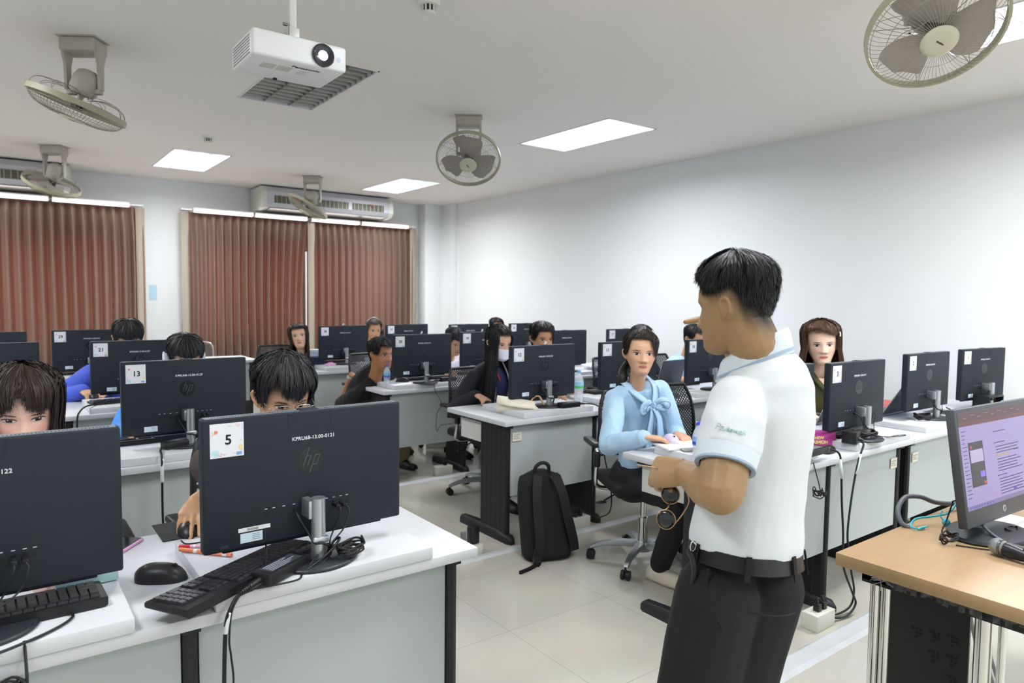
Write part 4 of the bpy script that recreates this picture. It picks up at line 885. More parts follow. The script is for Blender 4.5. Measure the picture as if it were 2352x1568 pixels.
for gx, gz in ((0, 0), (0, 1), (0, 2), (1, 0), (1, 1), (2, 0)):
    for i in range(3):
        for j in range(3):
            if i + j < 4 and not (i == 0 and j > 0): b.bx(.0792, .0805, .455 + gx * .045 + (2 - i) * .0105 - .0, .455 + gx * .045 + (2 - i) * .0105 + .007, .585 - gz * .055 - gx * .006 - j * .012, .592 - gz * .055 - gx * .006 - j * .012)
b.build('perforation', mat('hole_black', '030304', .8), o, False)
b = MB(); b.loft([[(x, y, z) for y, z in ((.66, z0_), (.675, z0_), (.675, .69), (.66, .69))] for x, z0_ in ((.30, .45), (1.6, .40))]); b.build('modesty_panel', mat('panel_black', '141518', .35), t)
b = MB(); rnd = random.Random(4)
for k in range(26):
    y = .30 + .34 * k / 26; h = .012 + .02 * rnd.random(); b.loft([[(.046 - .004 * rnd.random(), y + .016 * q, .709 - h * s_ - .004 * rnd.random()) for q in (0, .5, 1)] for s_ in (0, .5, 1)], closed=False)
b.build('torn_film', mat('torn_film', '55575a', .2, alpha=.8), t, False)
b = MB()
for k in range(16):
    a = rnd.random() * 6; p = V((.045, .63 + .02 * rnd.random(), .695)); b.tube([p, p + V((-.01, .014 * math.cos(a), .012 * math.sin(a) - .004)), p + V((-.012, .028 * math.cos(a + .4), .022 * math.sin(a) - .01))], .0007, 4, 3)
b.build('torn_threads', mat('torn_white', 'c9ccd2', .5), t, False)
# --- its monitor
t = thing('monitor', 'monitor on the wooden desk showing a document on a lilac screen', 'monitor', (2.335, .812, .752), R(-3.7))
tm = M.Translation((0, 0, .045)) @ M.Rotation(R(-9), 4, 'X'); W_, H_ = .545, .362
BZ = mat('bezel_grey', '43464b', .45)
b = MB(); b.bx(0, W_, 0, .028, 0, H_, .004, mtx=tm); b.build('casing', BZ, t)
scr = [.014, W_ - .014, .052, H_ - .012]; sw, sh_ = scr[1] - scr[0], scr[3] - scr[2]
def sq(name, col, x0, x1, z0, z1, k, parent, e=.75):
    b = MB(); y = -.0006 - .0004 * k; b.bx(scr[0] + sw * x0, scr[0] + sw * x1, y, .001, scr[2] + sh_ * z0, scr[2] + sh_ * z1, mtx=tm); return b.build(name, mat('px_' + col, '0a0a0c', .3, emit=col, estr=e), parent, False)
so_ = sq('screen', 'a99bd0', 0, 1, 0, 1, 0, t, .72)
sq('title_bar', '5a2f3a', 0, 1, .90, 1, 1, so_, .6); sq('toolbar', '7a3b45', 0, 1, .855, .90, 1, so_, .5); sq('taskbar', '8d83b8', 0, 1, 0, .045, 1, so_, .6)
sq('call_window', '3d3440', .09, .27, .22, .68, 2, so_, .45); sq('call_share', 'c3b7dc', .10, .26, .47, .60, 3, so_, .7); sq('call_tile', '8a6fe0', .20, .26, .31, .37, 3, so_, .8); sq('hang_up_button', 'd0405a', .235, .265, .235, .26, 3, so_, .8); sq('record_badge', 'c8404c', .105, .125, .615, .645, 3, so_, .8)
b = MB(); rnd = random.Random(9)
for x0, z, n, L in ((.42, .74, 1, .2), (.42, .62, 1, .18), (.44, .575, 3, .34), (.44, .44, 5, .34), (.42, .27, 1, .14), (.44, .23, 6, .36)):
    for k in range(n):
        zz = z - k * .031; x = x0
        while x < x0 + L * (.75 + .25 * rnd.random()):
            wd = .008 + .02 * rnd.random(); b.bx(scr[0] + sw * x, scr[0] + sw * (x + wd), -.0016, 0, scr[2] + sh_ * zz, scr[2] + sh_ * (zz + .007), mtx=tm); x += wd + .005
for k in range(18):
    b.bx(scr[0] + sw * .02, scr[0] + sw * (.05 + .03 * rnd.random()), -.0016, 0, scr[2] + sh_ * (.80 - k * .04), scr[2] + sh_ * (.806 - k * .04), mtx=tm)
b.build('text_lines', mat('px_ink', '0a0a0c', .4, emit='4a4068', estr=.5), so_, False)
b = MB()
for k in range(9): b.bx(scr[0] + sw * (.06 + k * .09), scr[0] + sw * (.10 + k * .09 + .02 * (k % 2)), -.0016, 0, scr[2] + sh_ * (.93 + .025 * (k % 2)), scr[2] + sh_ * (.937 + .025 * (k % 2)), mtx=tm)
b.build('tab_text', mat('px_tab', '0a0a0c', .4, emit='c9a3ae', estr=.4), so_, False)
sq('highlight', 'd8b07a', .44, .60, .475, .492, 2, so_, .6); sq('chat_button', '4a49c0', .62, .66, .08, .11, 2, so_, .8); sq('dark_word', '5a5468', .68, .74, .505, .52, 2, so_, .5)
b = MB()
for k in range(9): b.bx(scr[0] + sw * (.03 + k * .035), scr[0] + sw * (.045 + k * .035), -.0016, 0, scr[2] + sh_ * .014, scr[2] + sh_ * .036, mtx=tm)
b.build('taskbar_icons', mat('px_icon', '0a0a0c', .4, emit='6a78d0', estr=.6), so_, False)
b = MB(); b.cyl((W_ * .46, -.0008, .028), (W_ * .46, .002, .028), .011, n=28); [setattr(v, 'co', tm @ v.co) for v in b.bm.verts]; lg = b.build('logo_disc', mat('logo_pale', 'a9aaa6', .35), t)
b = MB()
for x, a, c in ((-.0048, -.005, .011), (-.0012, -.005, .004), (.0026, -.011, .005), (.0062, -.004, .004)): b.loft([[tm @ V((W_ * .46 + x + z * .3 + dx, y, .028 + z)) for z, dx in ((a, -.0007), (a, .0007), (c, .0007), (c, -.0007))] for y in (-.0013, -.0005)])
b.build('logo_letters', mat('logo_dark', '55585a', .4), lg, False)
b = MB(); b.bx(.13, .19, .03, .055, .03, .22, .006, mtx=M.Rotation(R(-4), 4, 'X')); b.cyl((.16, .05, .0), (.16, .045, .12), .026, n=20); b.build('stand_neck', mat('stand_grey', '6a7078', .4), t)
b = MB(); b.loft([[(.16 + .15 * s * math.cos(a), .01 + .105 * s * math.sin(a), z) for a in [2 * PI * i / 40 for i in range(40)]] for s, z in ((.98, 0), (1, .004), (.97, .012), (.55, .018))]); b.build('stand_base', mat('stand_black', '24272c', .4), t, ang=50)
# --- other things on it
t = thing('microphone', 'black handheld microphone with a silver mesh head', 'microphone', (2.315, .725, .7505), R(-100))
b = MB(); b.ell((0, 0, .026), (.027, .025, .025), u=24, v=16); b.build('grille', mat('mic_mesh', '9d9fa0', .35, .8, bump=1, bscale=900), t)
b = MB(); b.cyl((.006, 0, .026), (.012, 0, .026), .0262, n=28); b.build('ring', mat('mic_ring', '6d7072', .3, .8), t)
b = MB(); b.lathe([(0, .018), (.021, .018), (.022, .03), (.017, .07), (.0125, .17), (.011, .2), (0, .2)], n=24, axis=M.Rotation(PI / 2, 4, 'Y'));
for v in b.bm.verts: v.co.z += .026 - v.co.x * .06
b.build('handle', mat('mic_black', '1a1b22', .35), t)
b = MB(); b.box((.075, 0, .038), (.022, .01, .008), .002); b.build('switch', BLKP, t)
HOSE = mat('grey_hose', '5c6068', .5); TEAL = mat('teal_cable', '3fb4c4', .45)
cable('cable', 'grey hose-like cable arching off the far edge of the wooden desk', [(2.36, .99, .752), (2.35, 1.01, .765), (2.37, 1.03, .80), (2.44, 1.04, .825), (2.53, 1.03, .815), (2.60, 1.0, .79), (2.8, .96, .76)], .008, HOSE)
cable('cable', 'teal audio cable crossing the far corner of the wooden desk', [(2.35, .965, .757), (2.36, .985, .758), (2.395, .985, .775), (2.46, .955, .78), (2.50, .93, .79), (2.54, .92, .82), (2.58, .915, .86)], .0032, TEAL)
b = MB(); b.cyl((2.385, .955, .757), (2.355, .962, .755), .0045, .003, 10); b.cyl((2.385, .955, .757), (2.40, .95, .758), .0025, n=8); tag(b.build('audio_plug', TEAL), 'small teal plug lying on the wooden desk', 'plug')
b = MB(); b.ell((2.475, .925, .765), (.014, .012, .013)); b.tube([(2.47, .93, .77), (2.465, .94, .785), (2.48, .94, .80)], .002, 6); tag(b.build('earphone_splitter', TEAL, ang=0), 'teal round cable splitter behind the lilac screen', 'cable')
coil('cable_bundle', 'knotted black cable left of the lilac screen monitor foot', (2.315, .855, D), .022, 3, rad=.0025, tilt=1.6, sx=1.8)
cable('cable', 'black cable rising behind the left edge of the lilac monitor', [(2.32, .86, .756), (2.34, .885, .77), (2.385, .89, .80), (2.40, .88, .86)], .0025, CABLE)
cable('cable', 'thin black cable lying before the lilac monitor foot', [(2.30, .83, .753), (2.33, .77, .753), (2.38, .70, .753), (2.46, .64, .753), (2.6, .6, .753)], .002, CABLE)
coil('cable_bundle', 'bundled black lead on the white papers at the right edge', (2.56, .77, .754), .016, 3, rad=.003, tilt=1, sx=2.2)
b = MB(); b.bx(2.50, 2.80, .62, .86, .7505, .7525, mtx=None); tag(b.build('papers', PAPER), 'white papers under the lilac monitor at the right edge', 'paper')
cable('cable', 'grey cable beside the microphone head', [(2.46, .83, .80), (2.43, .78, .775), (2.42, .73, .762), (2.43, .66, .757), (2.5, .6, .757)], .0045, HOSE)
t = thing('power_strip', 'cream power strip on the floor under the wooden desk', 'power strip', (2.66, .78, 0), R(25))
b = MB(); b.box((0, 0, .03), (.36, .09, .06), .008); b.build('body', CREAM, t)
b = MB()
for k in range(3): b.bx(-.12 + k * .11, -.06 + k * .11, -.025, .025, .0602, .0612)
b.build('outlet', mat('outlet_dark', '2e3a3c', .5), t)
for k in range(3): cable('cable', ('first', 'second', 'third')[k] + ' grey cable hanging to the power strip under the wooden desk', [(2.55 + k * .05, .9, .66), (2.56 + k * .04, .86, .4), (2.58 + k * .04, .8, .18), (2.62 + k * .04, .77, .07)], .006, mat('grey_cable', '9a9c9e', .5))
cable('cable', 'black cable lying on the floor under the wooden desk', [(2.15, 1.0, .008), (2.4, .98, .008), (2.6, .9, .008), (2.9, .7, .008)], .007, CABLE)
for o in list(k0.children_recursive) + [k0]: bpy.data.objects.remove(o)
# ================================================================ people
RINGS = [(-.004, .060, .020, .018), (.004, .078, .000, .034), (.018, .087, -.032, .045), (.038, .085, -.055, .054), (.060, .084, -.068, .0605), (.080, .083, -.080, .066), (.098, .081, -.089, .0695), (.114, .080, -.093, .072), (.132, .083, -.096, .0735), (.152, .080, -.097, .0745), (.172, .071, -.094, .073), (.190, .056, -.083, .066), (.205, .034, -.064, .052), (.216, .012, -.043, .034), (.222, -.006, -.027, .016), (.224, -.015, -.018, .004)]
def interp(tab, z):
    if z <= tab[0][0]: return tab[0][1:]
    for a, b in zip(tab, tab[1:]):
        if z <= b[0]:
            t = (z - a[0]) / (b[0] - a[0]); return tuple(p + (q - p) * t for p, q in zip(a[1:], b[1:]))
    return tab[-1][1:]
def ringpt(th, z, off=0.0, wide=1.0):
    yf, yb, w_ = interp(RINGS, z); cy_ = (yf + yb) / 2; ry = (yf - yb) / 2; s_, c_ = math.sin(th), math.cos(th); n = 2 / 2.25
    return V(((w_ * wide + off) * math.copysign(abs(s_) ** n, s_), cy_ + (ry + off) * math.copysign(abs(c_) ** n, c_), z))
def gauss(d, s): return math.exp(-.5 * (d / s) ** 2)
def face_disp(x, z):
    d = -.0065 * gauss(abs(x) - .031, .013) * gauss(z - .112, .009)
    d += .0035 * gauss(abs(x) - .030, .010) * gauss(z - .1125, .0052)
    d += .0025 * gauss(abs(x) - .028, .016) * gauss(z - .130, .006)
    nz = 0
    if .060 < z < .128:
        nz = .004 + .017 * (1 - (z - .074) / .05) if z > .074 else .021 * max(0, (z - .062) / .012)
        nz = max(0, nz)
    d += nz * gauss(x, .0085 + .004 * gauss(z - .071, .01))
    d += .004 * gauss(abs(x) - .013, .006) * gauss(z - .072, .007)
    d += .0045 * gauss(x, .018) * gauss(z - .0505, .0045) + .004 * gauss(x, .015) * gauss(z - .041, .005) - .002 * gauss(x, .02) * gauss(z - .0458, .002)
    d += .0035 * gauss(x, .016) * gauss(z - .016, .011) + .003 * gauss(abs(x) - .042, .016) * gauss(z - .085, .016)
    return d
def add_head(b, H, s, wide=1, ear=True, jaw=1.0):
    n = 84; rings = []
    zs = [-.004 + .228 * i / 76 for i in range(77)]
    for z in zs:
        r = []
        for i in range(n):
            th = 2 * PI * i / n; p = ringpt(th, z, 0, wide * (1 - (1 - jaw) * sstep(.085, .02, z)))
            if abs(th if th < PI else th - 2 * PI) < 1.25: p.y += face_disp(p.x, z)
            r.append(H @ (p * s))
        rings.append(r)
    b.loft(rings)
    for sx in (-1, 1) if ear else ():
        E_ = lambda x, y, z: H @ (V((sx * (x - .002) * wide, -.012 + (y + .012) * .74, .104 + (z - .102) * .80)) * s)
        b.tube([E_(.070, .004, .112), E_(.080, -.006, .128), E_(.086, -.022, .130), E_(.088, -.032, .115), E_(.084, -.028, .095), E_(.078, -.016, .082), E_(.072, -.004, .074), E_(.070, .003, .082)], .0052 * s, 7, 4)
        b.loft([[E_(.069 + o, -.012 + .022 * math.cos(a) * (1 + o * 6), .103 + .026 * math.sin(a)) for a in [2 * PI * k / 14 for k in range(14)]] for o in (-.006, .010)])
        b.tube([E_(.071, .004, .104), E_(.075, .003, .098), E_(.072, .003, .092)], .0045 * s, 6, 3)
def chain(b, pts, rs, n=14):
    pts = [V(p) for p in pts]
    for (p, r), (q, r2) in zip(zip(pts, rs), zip(pts[1:], rs[1:])):
        if (q - p).length > 1e-5: b.cyl(p, q, r, r2, n)
    for p, r in zip(pts, rs): b.ell(p, (r, r, r), u=n, v=8)
def ortho(f, up=V((0, 0, 1))):
    f = V(f).normalized(); r = f.cross(up).normalized(); u = r.cross(f); return M((r, f, u)).transposed()
def fdir(deg): return V((math.cos(R(deg)), math.sin(R(deg)), 0))
def torso(b, P, N, ta, tb, prof, inf=0, bow=.02, n=28, lo=0, hi=1, tilt=0):
    """loft of ellipses from pelvis P to neck base N; facing turns from ta (hips) to tb (shoulders) in degrees"""
    P, N = V(P), V(N); up = (N - P).normalized(); rings = []
    for t, w_, df, db in prof:
        if t < lo - 1e-6 or t > hi + 1e-6: continue
        f = fdir(ta + (tb - ta) * min(1, max(0, t))); r = f.cross(up).normalized(); f2 = up.cross(r)
        c = P + (N - P) * t - f2 * (bow * math.sin(PI * min(1, max(0, t)))); 
        rings.append([V((0, 0, -tilt * sstep(.72, 1, t) * (1 if math.sin(a) < 0 else .8) * (df if math.sin(a) > 0 else db) * math.sin(a))) + c + r * ((w_ + inf) * math.copysign(abs(math.cos(a)) ** .85, math.cos(a))) + f2 * (((df if math.sin(a) > 0 else db) + inf) * math.copysign(abs(math.sin(a)) ** .85, math.sin(a))) for a in [2 * PI * k / n for k in range(n)]])
    b.loft(rings)
MALE = [(-.16, .12, .09, .10), (-.08, .160, .105, .125), (.0, .165, .112, .125), (.15, .158, .112, .108), (.3, .150, .108, .098), (.45, .152, .110, .100), (.6, .162, .116, .108), (.75, .172, .112, .112), (.87, .168, .095, .105), (.95, .130, .070, .085), (1.03, .062, .050, .060), (1.10, .050, .045, .05)]
FEM = [(-.16, .12, .09, .10), (-.08, .160, .100, .125), (.0, .165, .100, .12), (.15, .148, .100, .10), (.3, .132, .098, .088), (.45, .134, .108, .088), (.6, .144, .130, .094), (.75, .150, .112, .098), (.87, .148, .085, .092), (.95, .115, .065, .075), (1.03, .054, .045, .052), (1.10, .045, .04, .045)]
def ik(S, W, a, b_, pole):
    S, W = V(S), V(W); d = W - S; L = d.length
    if L > (a + b_) * .995: k = L / ((a + b_) * .995); a *= k; b_ *= k
    d.normalize(); x = (a * a - b_ * b_ + L * L) / (2 * L); h = math.sqrt(max(0, a * a - x * x)); p = V(pole); p = p - d * p.dot(d); p.normalize()
    return S + d * x + p * h
def hand(b, W, d, n, side, curl=.5, spread=.12, s=1.0, thumb=(.75, .65, .25), curls=None, tcurl=.3):
    """W wrist, d towards the fingers, n the way the palm faces"""
    W, d, n = V(W), V(d).normalized(), V(n); n = (n - d * n.dot(d)).normalized(); t = d.cross(n) if side == 'R' else n.cross(d)
    ring = lambda o, w_, h, k=0: [W + d * (o * s) + t * ((w_ * math.cos(a) + k) * s) + n * (h * math.sin(a) * s) for a in [2 * PI * i / 14 for i in range(14)]]
    b.loft([ring(-.012, .026, .019), ring(.01, .029, .0185), ring(.035, .036, .017), ring(.065, .040, .0155), ring(.086, .040, .0125), ring(.094, .036, .009)])
    for i, (lat, o, L, r) in enumerate(((.029, .086, (.042, .026, .021), .0085), (.0095, .090, (.046, .029, .022), .0088), (-.010, .087, (.043, .027, .021), .0083), (-.0275, .079, (.034, .021, .018), .0074))):
        p = W + d * (o * s) + t * (lat * s) + n * (.001 * s); c = (curls[i] if curls else curl) ; ang = 0; sp = spread * (1.5 - i) * .5; pts = [p - d * (.02 * s), p]; rr = [r * 1.02 * s, r * 1.03 * s]
        for j, l in enumerate(L):
            ang += c * (1.0, 1.15, .8)[j]; dd = (d * math.cos(sp) + t * math.sin(sp)) * math.cos(ang) + n * math.sin(ang); p = p + dd * (l * s); pts.append(p); rr.append(r * (.97, .90, .80)[j] * s)
        chain(b, pts, rr, 10)
    td = (d * thumb[0] + t * thumb[1] + n * thumb[2]).normalized(); p = W + d * (.022 * s) + t * (.020 * s); pts = [p]; rr = [.0145 * s]
    for j, l in enumerate((.042, .032, .026)):
        td = (td + d * tcurl * (j > 0) - t * tcurl * .5 * (j > 0)).normalized(); p = p + td * (l * s); pts.append(p); rr.append((.0118, .0102, .0085)[j] * s)
    chain(b, pts, rr, 10)
TMPN = [0]
def vox(b, size, smooth=2, fac=.5):
    bmesh.ops.recalc_face_normals(b.bm, faces=b.bm.faces)
    me = bpy.data.meshes.new('tmp'); b.bm.to_mesh(me); b.bm.free(); o = bpy.data.objects.new('tmp', me); C.objects.link(o)
    m_ = o.modifiers.new('r', 'REMESH'); m_.mode = 'VOXEL'; m_.voxel_size = size; m_.use_smooth_shade = True
    if smooth: q = o.modifiers.new('s', 'SMOOTH'); q.factor = fac; q.iterations = smooth
    dg = bpy.context.evaluated_depsgraph_get(); me2 = bpy.data.meshes.new_from_object(o.evaluated_get(dg))
    bpy.data.objects.remove(o); bpy.data.meshes.remove(me); return me2
def finish(name, me, m, root, loc):
    me.transform(M.Translation(-V(loc))); me.materials.clear(); return link(name, me, m, root, True, 0)
def folds(me, amp, sc=(9, 9, 4), seed=0, pts=()):
    """cloth folds: soft noise ridges, stronger near the joints in pts [(point, radius, amp)]"""
    nrm = [v.normal.copy() for v in me.vertices]
    for v, vn in zip(me.vertices, nrm):
        c = v.co.copy(); a = amp
        for p, r, k in pts:
            d = (c - p).length
            if d < r: a += k * (1 - d / r) ** 1.5
        n = NZ.noise((c.x * sc[0] + seed, c.y * sc[1], c.z * sc[2])) + .5 * NZ.noise((c.x * sc[0] * 2.2 + seed, c.y * sc[1] * 2.2 + 3, c.z * sc[2] * 2.6))
        r = 1 - abs(n) * 2.2
        v.co = c + vn * (a * r)
# ---- skin with a face drawn from head coordinates
class N_:
    nt = None
    def __init__(s, o): s.o = o
    @staticmethod
    def op(k, *a):
        n = N_.nt.nodes.new('ShaderNodeMath'); n.operation = k
        for i, x in enumerate(a):
            if isinstance(x, N_): N_.nt.links.new(x.o, n.inputs[i])
            else: n.inputs[i].default_value = x
        return N_(n.outputs[0])
    def __add__(s, o): return N_.op('ADD', s, o)
    def __sub__(s, o): return N_.op('SUBTRACT', s, o)
    def __rsub__(s, o): return N_.op('SUBTRACT', o, s)
    def __mul__(s, o): return N_.op('MULTIPLY', s, o)
    def sat(s): n = N_.op('MULTIPLY', s, 1.0); n.o.node.use_clamp = True; return n
def skin_mat(name, col, lip='a8605a', brow='2a211d', eye_open=1.0, blush='c98a7c', blush_k=.35, iris='241611', hair='15120f', brow_w=.0032, gaze=0.0, scalp=0):
    m = bpy.data.materials.new(name); m.use_nodes = True; nt = m.node_tree; N_.nt = nt; b = nt.nodes['Principled BSDF']
    b.inputs['Roughness'].default_value = .46; b.inputs['Specular IOR Level'].default_value = .4
    b.inputs['Subsurface Weight'].default_value = .06; b.inputs['Subsurface Radius'].default_value = (.012, .005, .003); b.inputs['Subsurface Scale'].default_value = .6
    at = nt.nodes.new('ShaderNodeAttribute'); at.attribute_name = 'hc'; sp = nt.nodes.new('ShaderNodeSeparateXYZ'); nt.links.new(at.outputs['Vector'], sp.inputs[0])
    x, y, z = (N_(sp.outputs[i]) for i in range(3)); ax = N_.op('ABSOLUTE', x); front = N_.op('GREATER_THAN', y, .035)
    def el(cx, cz, a, c, k, xx=ax): 
        u = (xx - cx) * (1 / a); w_ = (z - cz) * (1 / c) if not isinstance(cz, N_) else (z - cz) * (1 / c)
        return ((1.0 - (u * u) - (w_ * w_)) * k).sat() * front
    cur = None
    nz = nt.nodes.new('ShaderNodeTexNoise'); nz.inputs['Scale'].default_value = 45; nz.inputs['Detail'].default_value = 4; nt.links.new(at.outputs['Vector'], nz.inputs['Vector'])
    c0 = lin(col); mx = nt.nodes.new('ShaderNodeMix'); mx.data_type = 'RGBA'; mx.inputs[6].default_value = (*[v * .9 for v in c0], 1); mx.inputs[7].default_value = (*[min(1, v * 1.1) for v in c0], 1); nt.links.new(nz.outputs[0], mx.inputs[0]); cur = mx.outputs[2]
    def lay(mask, c, k=1.0):
        nonlocal cur
        mx = nt.nodes.new('ShaderNodeMix'); mx.data_type = 'RGBA'; nt.links.new((mask * k).o, mx.inputs[0]); nt.links.new(cur, mx.inputs[6]); mx.inputs[7].default_value = (*lin(c), 1); cur = mx.outputs[2]
    lay(el(.040, .082, .03, .024, 1.0), blush, blush_k)
    lay(el(0, .073, .016, .016, 1.0), blush, blush_k * .5)
    eh = .0062 * eye_open
    lay(el(.031, .1135, .0185, eh + .005, 3), '6a4638', .45)
    lay(el(.031, .1128 + .0012, .0168, eh + .0016, 6), '1a110e', .92)
    lay(el(.031, .1118, .0158, eh, 8), 'd3c9c2', .95)
    ix = N_.op('ABSOLUTE', x - 0.0)
    iris_m = el(.031, .1122, .0074, .0074, 8) * el(.031, .1118, .0156, eh + .0002, 10); lay(iris_m, iris, 1)
    lay(el(.0335, .1145, .0014, .0014, 4) * iris_m, 'ffffff', .8)
    bz = (ax - .018) * .10; bz = bz + .1275; bz = bz - N_.op('MAXIMUM', ax - .040, 0.0) * .75
    u = (ax - .032) * (1 / .0195); w_ = (z - bz) * (1 / brow_w); lay(((1.0 - (u * u) - (w_ * w_)) * 2.2).sat() * front, brow, .85)
    lay(el(0, .0462, .0235, .0092, 3), lip, .9); lay(el(0, .0464, .0215, .0011, 5), '4a2422', .8)
    lay(el(.0078, .0655, .0042, .0024, 5), '4a2e26', .55); lay(el(.0145, .070, .0035, .008, 2), '6a4638', .12)
    as_ = nt.nodes.new('ShaderNodeAttribute'); as_.attribute_name = 'sc'; lay(N_(as_.outputs['Fac']), hair, 1.0)
    ri = nt.nodes.new('ShaderNodeMath'); ri.operation = 'MULTIPLY_ADD'; nt.links.new(iris_m.o, ri.inputs[0]); ri.inputs[1].default_value = -.3; ri.inputs[2].default_value = .46; nt.links.new(ri.outputs[0], b.inputs['Roughness'])
    nt.links.new(cur, b.inputs['Base Color'])
    return m
def skin_attrs(me, H, s, zmin=None, soft=.02, depth=1.0):
    hi = H.inverted(); n = len(me.vertices); hc = []; sc = []
    for v in me.vertices:
        p = (hi @ v.co) / s; hc += [p.x, p.y, p.z] if p.length < .35 else [0, -.2, -.3]
        q = 0
        if zmin and -.02 < p.z < .26 and p.length < .3:
            th = math.atan2(p.x, p.y + .008); q = max(0, min(1, (p.z - zmin(th)) / soft)) * depth
            if abs(p.x) > .074 and -.034 < p.y < .010 and p.z < .134: q = 0
        sc.append(q)
    a = me.attributes.new('hc', 'FLOAT_VECTOR', 'POINT'); a.data.foreach_set('vector', hc)
    a = me.attributes.new('sc', 'FLOAT', 'POINT'); a.data.foreach_set('value', sc)
# ---- hair
def hair_mat(name, col, tip=None):
    m = bpy.data.materials.new(name); m.use_nodes = True; nt = m.node_tree; b = nt.nodes['Principled BSDF']
    b.inputs['Roughness'].default_value = .48; b.inputs['Specular IOR Level'].default_value = .38
    gm = nt.nodes.new('ShaderNodeAttribute'); gm.attribute_name = 'hv'; mx = nt.nodes.new('ShaderNodeMix'); mx.data_type = 'RGBA'
    mx.inputs[6].default_value = (*lin(col), 1); mx.inputs[7].default_value = (*lin(tip or col), 1); nt.links.new(gm.outputs['Fac'], mx.inputs[0]); nt.links.new(mx.outputs[2], b.inputs['Base Color'])
    return m
def hair(root, loc, H, s, m, zend, thick, n=3000, zhang=.10, drift=lambda th: 0, lift=0, wid=.0018, fray=.012, cover=lambda th: True, seed=1, wide=1.0, part=None, len0=.05, long=False, sweep=0, taper=None, under=True):
    """hair as a fitted under-layer and many thin tapering strands; zend(th) lower edge, thick(th,z) lift off the skull"""
    rnd = random.Random(seed)
    ztop = .2235
    H3 = H.to_3x3(); down = V((0, 0, -1)); hc_ = V((0, -.012, .12))
    def pt(th, z, ex=0.0):
        zz = max(z, zhang); p = ringpt(th, min(zz, .2238), 0, wide); nn = (p - hc_).normalized(); p = p + nn * (thick(th, zz) + ex); q = H @ (p * s)
        if z < zhang:
            d = zhang - z; out = H3 @ V((math.sin(th), math.cos(th), 0)); out.z = 0; q = q + down * (d * s) + out * (drift(th) * d * s)
        return q
    verts, faces, hv = [], [], []
    nth = 72; nz_ = 20
    if under:
        grid = {}
        for i in range(nth):
            th = -PI + 2 * PI * i / nth
            ze = zend(th) + (.006 if not long else .0)
            for j in range(nz_ + 1):
                u = j / nz_; z = ztop + (ze - ztop) * u ** (1.3 if not long else 1.6); p = pt(th, z, -.0015 - (.004 if j == nz_ else 0) + (.002 * NZ.noise((th * 9, z * 6, seed))))
                grid[(i, j)] = len(verts); verts.append(p); hv.append(.0 + .3 * (j / nz_ if long else 0))
        for i in range(nth):
            k = (i + 1) % nth
            for j in range(nz_): faces.append((grid[(i, j)], grid[(k, j)], grid[(k, j + 1)], grid[(i, j + 1)]))
        top = len(verts); verts.append(pt(0, ztop, 0)); hv.append(0)
        for i in range(nth): faces.append((grid[(i, 0)], grid[((i + 1) % nth, 0)], top))
    for k in range(n):
        th = rnd.uniform(-PI, PI); ze = zend(th)
        if long: z0 = ztop - rnd.random() ** 1.5 * .05; z1 = ze + rnd.gauss(0, fray * (1 if ze < .05 else .22)); segs = 12
        else:
            z0 = ze + (ztop - ze) * (1 - rnd.random() ** .8); segs = 4
            z1 = max(z0 - len0 * (.6 + .6 * rnd.random()) * (taper(z0) if taper else 1), ze - .006 + rnd.gauss(0, fray * .3))
        if z1 > z0 - .004: z1 = z0 - .004
        ex0 = rnd.gauss(.0010, .0018); tlt = rnd.gauss(0, .8); lf = lift * rnd.random() ** 2 * (taper(z0) if taper else 1); th1 = th + rnd.gauss(0, .05 if not long else .04) + sweep * (z0 - z1) * 8 * (1 if not long else .3); w0 = wid * (.6 + .7 * rnd.random()); base = len(verts); tint = rnd.random(); jw = rnd.gauss(0, .5)
        for j in range(segs + 1):
            u = j / segs; z = z0 + (z1 - z0) * u; a = th + (th1 - th) * u + (.02 * math.sin(u * 5 + jw * 6) if long else 0)
            p = pt(a, z, ex0 + lf * u * u * .012 + (.003 * math.sin(u * 3 + jw) if long else 0)); tn = H3 @ (V((math.cos(a), -math.sin(a), 0)) + V((math.sin(a), math.cos(a), .3)) * tlt).normalized(); ww = w0 * (1 - u * .85) * s
            verts.append(p - tn * ww); verts.append(p + tn * ww); hv += [min(1, tint * .6 + .5 * u if long else tint * .7)] * 2
            if j: q = base + 2 * j; faces.append((q - 2, q - 1, q + 1, q))
    me = bpy.data.meshes.new('hair'); me.from_pydata(verts, [], faces); a = me.attributes.new('hv', 'FLOAT', 'POINT'); a.data.foreach_set('value', hv)
    return finish('hair', me, m, root, loc)
def sstep(a, b_, x): t = max(0, min(1, (x - a) / (b_ - a))); return t * t * (3 - 2 * t)
def short_z(front=.186, temple=.125, over=.128, nape=.035):
    def f(th):
        a = abs(th)
        if a < .75: return front - .004 * math.cos(a * 5)
        if a < 1.15: return front + (temple - front) * sstep(.75, 1.15, a)
        if a < 1.45: return temple
        if a < 1.75: return temple + (over - temple) * sstep(1.45, 1.75, a)
        if a < 2.25: return over + (nape + .03 - over) * sstep(1.75, 2.25, a)
        return nape + .03 - .03 * sstep(2.25, 2.9, a)
    return f
def long_z(theta0=.95, front=.188, length=-.12, bang=None, side=.10):
    def f(th):
        a = abs(th)
        if a < theta0: return (bang if bang is not None else front)
        return length if a > theta0 + .18 else (bang if bang is not None else front) + (length - (bang if bang is not None else front)) * sstep(theta0, theta0 + .18, a)
    return f
def headmtx(eye, yaw, pitch=0, roll=0, s=1.0):
    Rm = ortho(fdir(yaw)).to_4x4() @ M.Rotation(R(pitch), 4, 'X') @ M.Rotation(R(roll), 4, 'Y')
    return M.Translation(V(eye)) @ Rm @ M.Translation(V((0, -.078, -.112)) * s)
def empty_person(label, loc):
    return thing('person', label, 'person', loc)
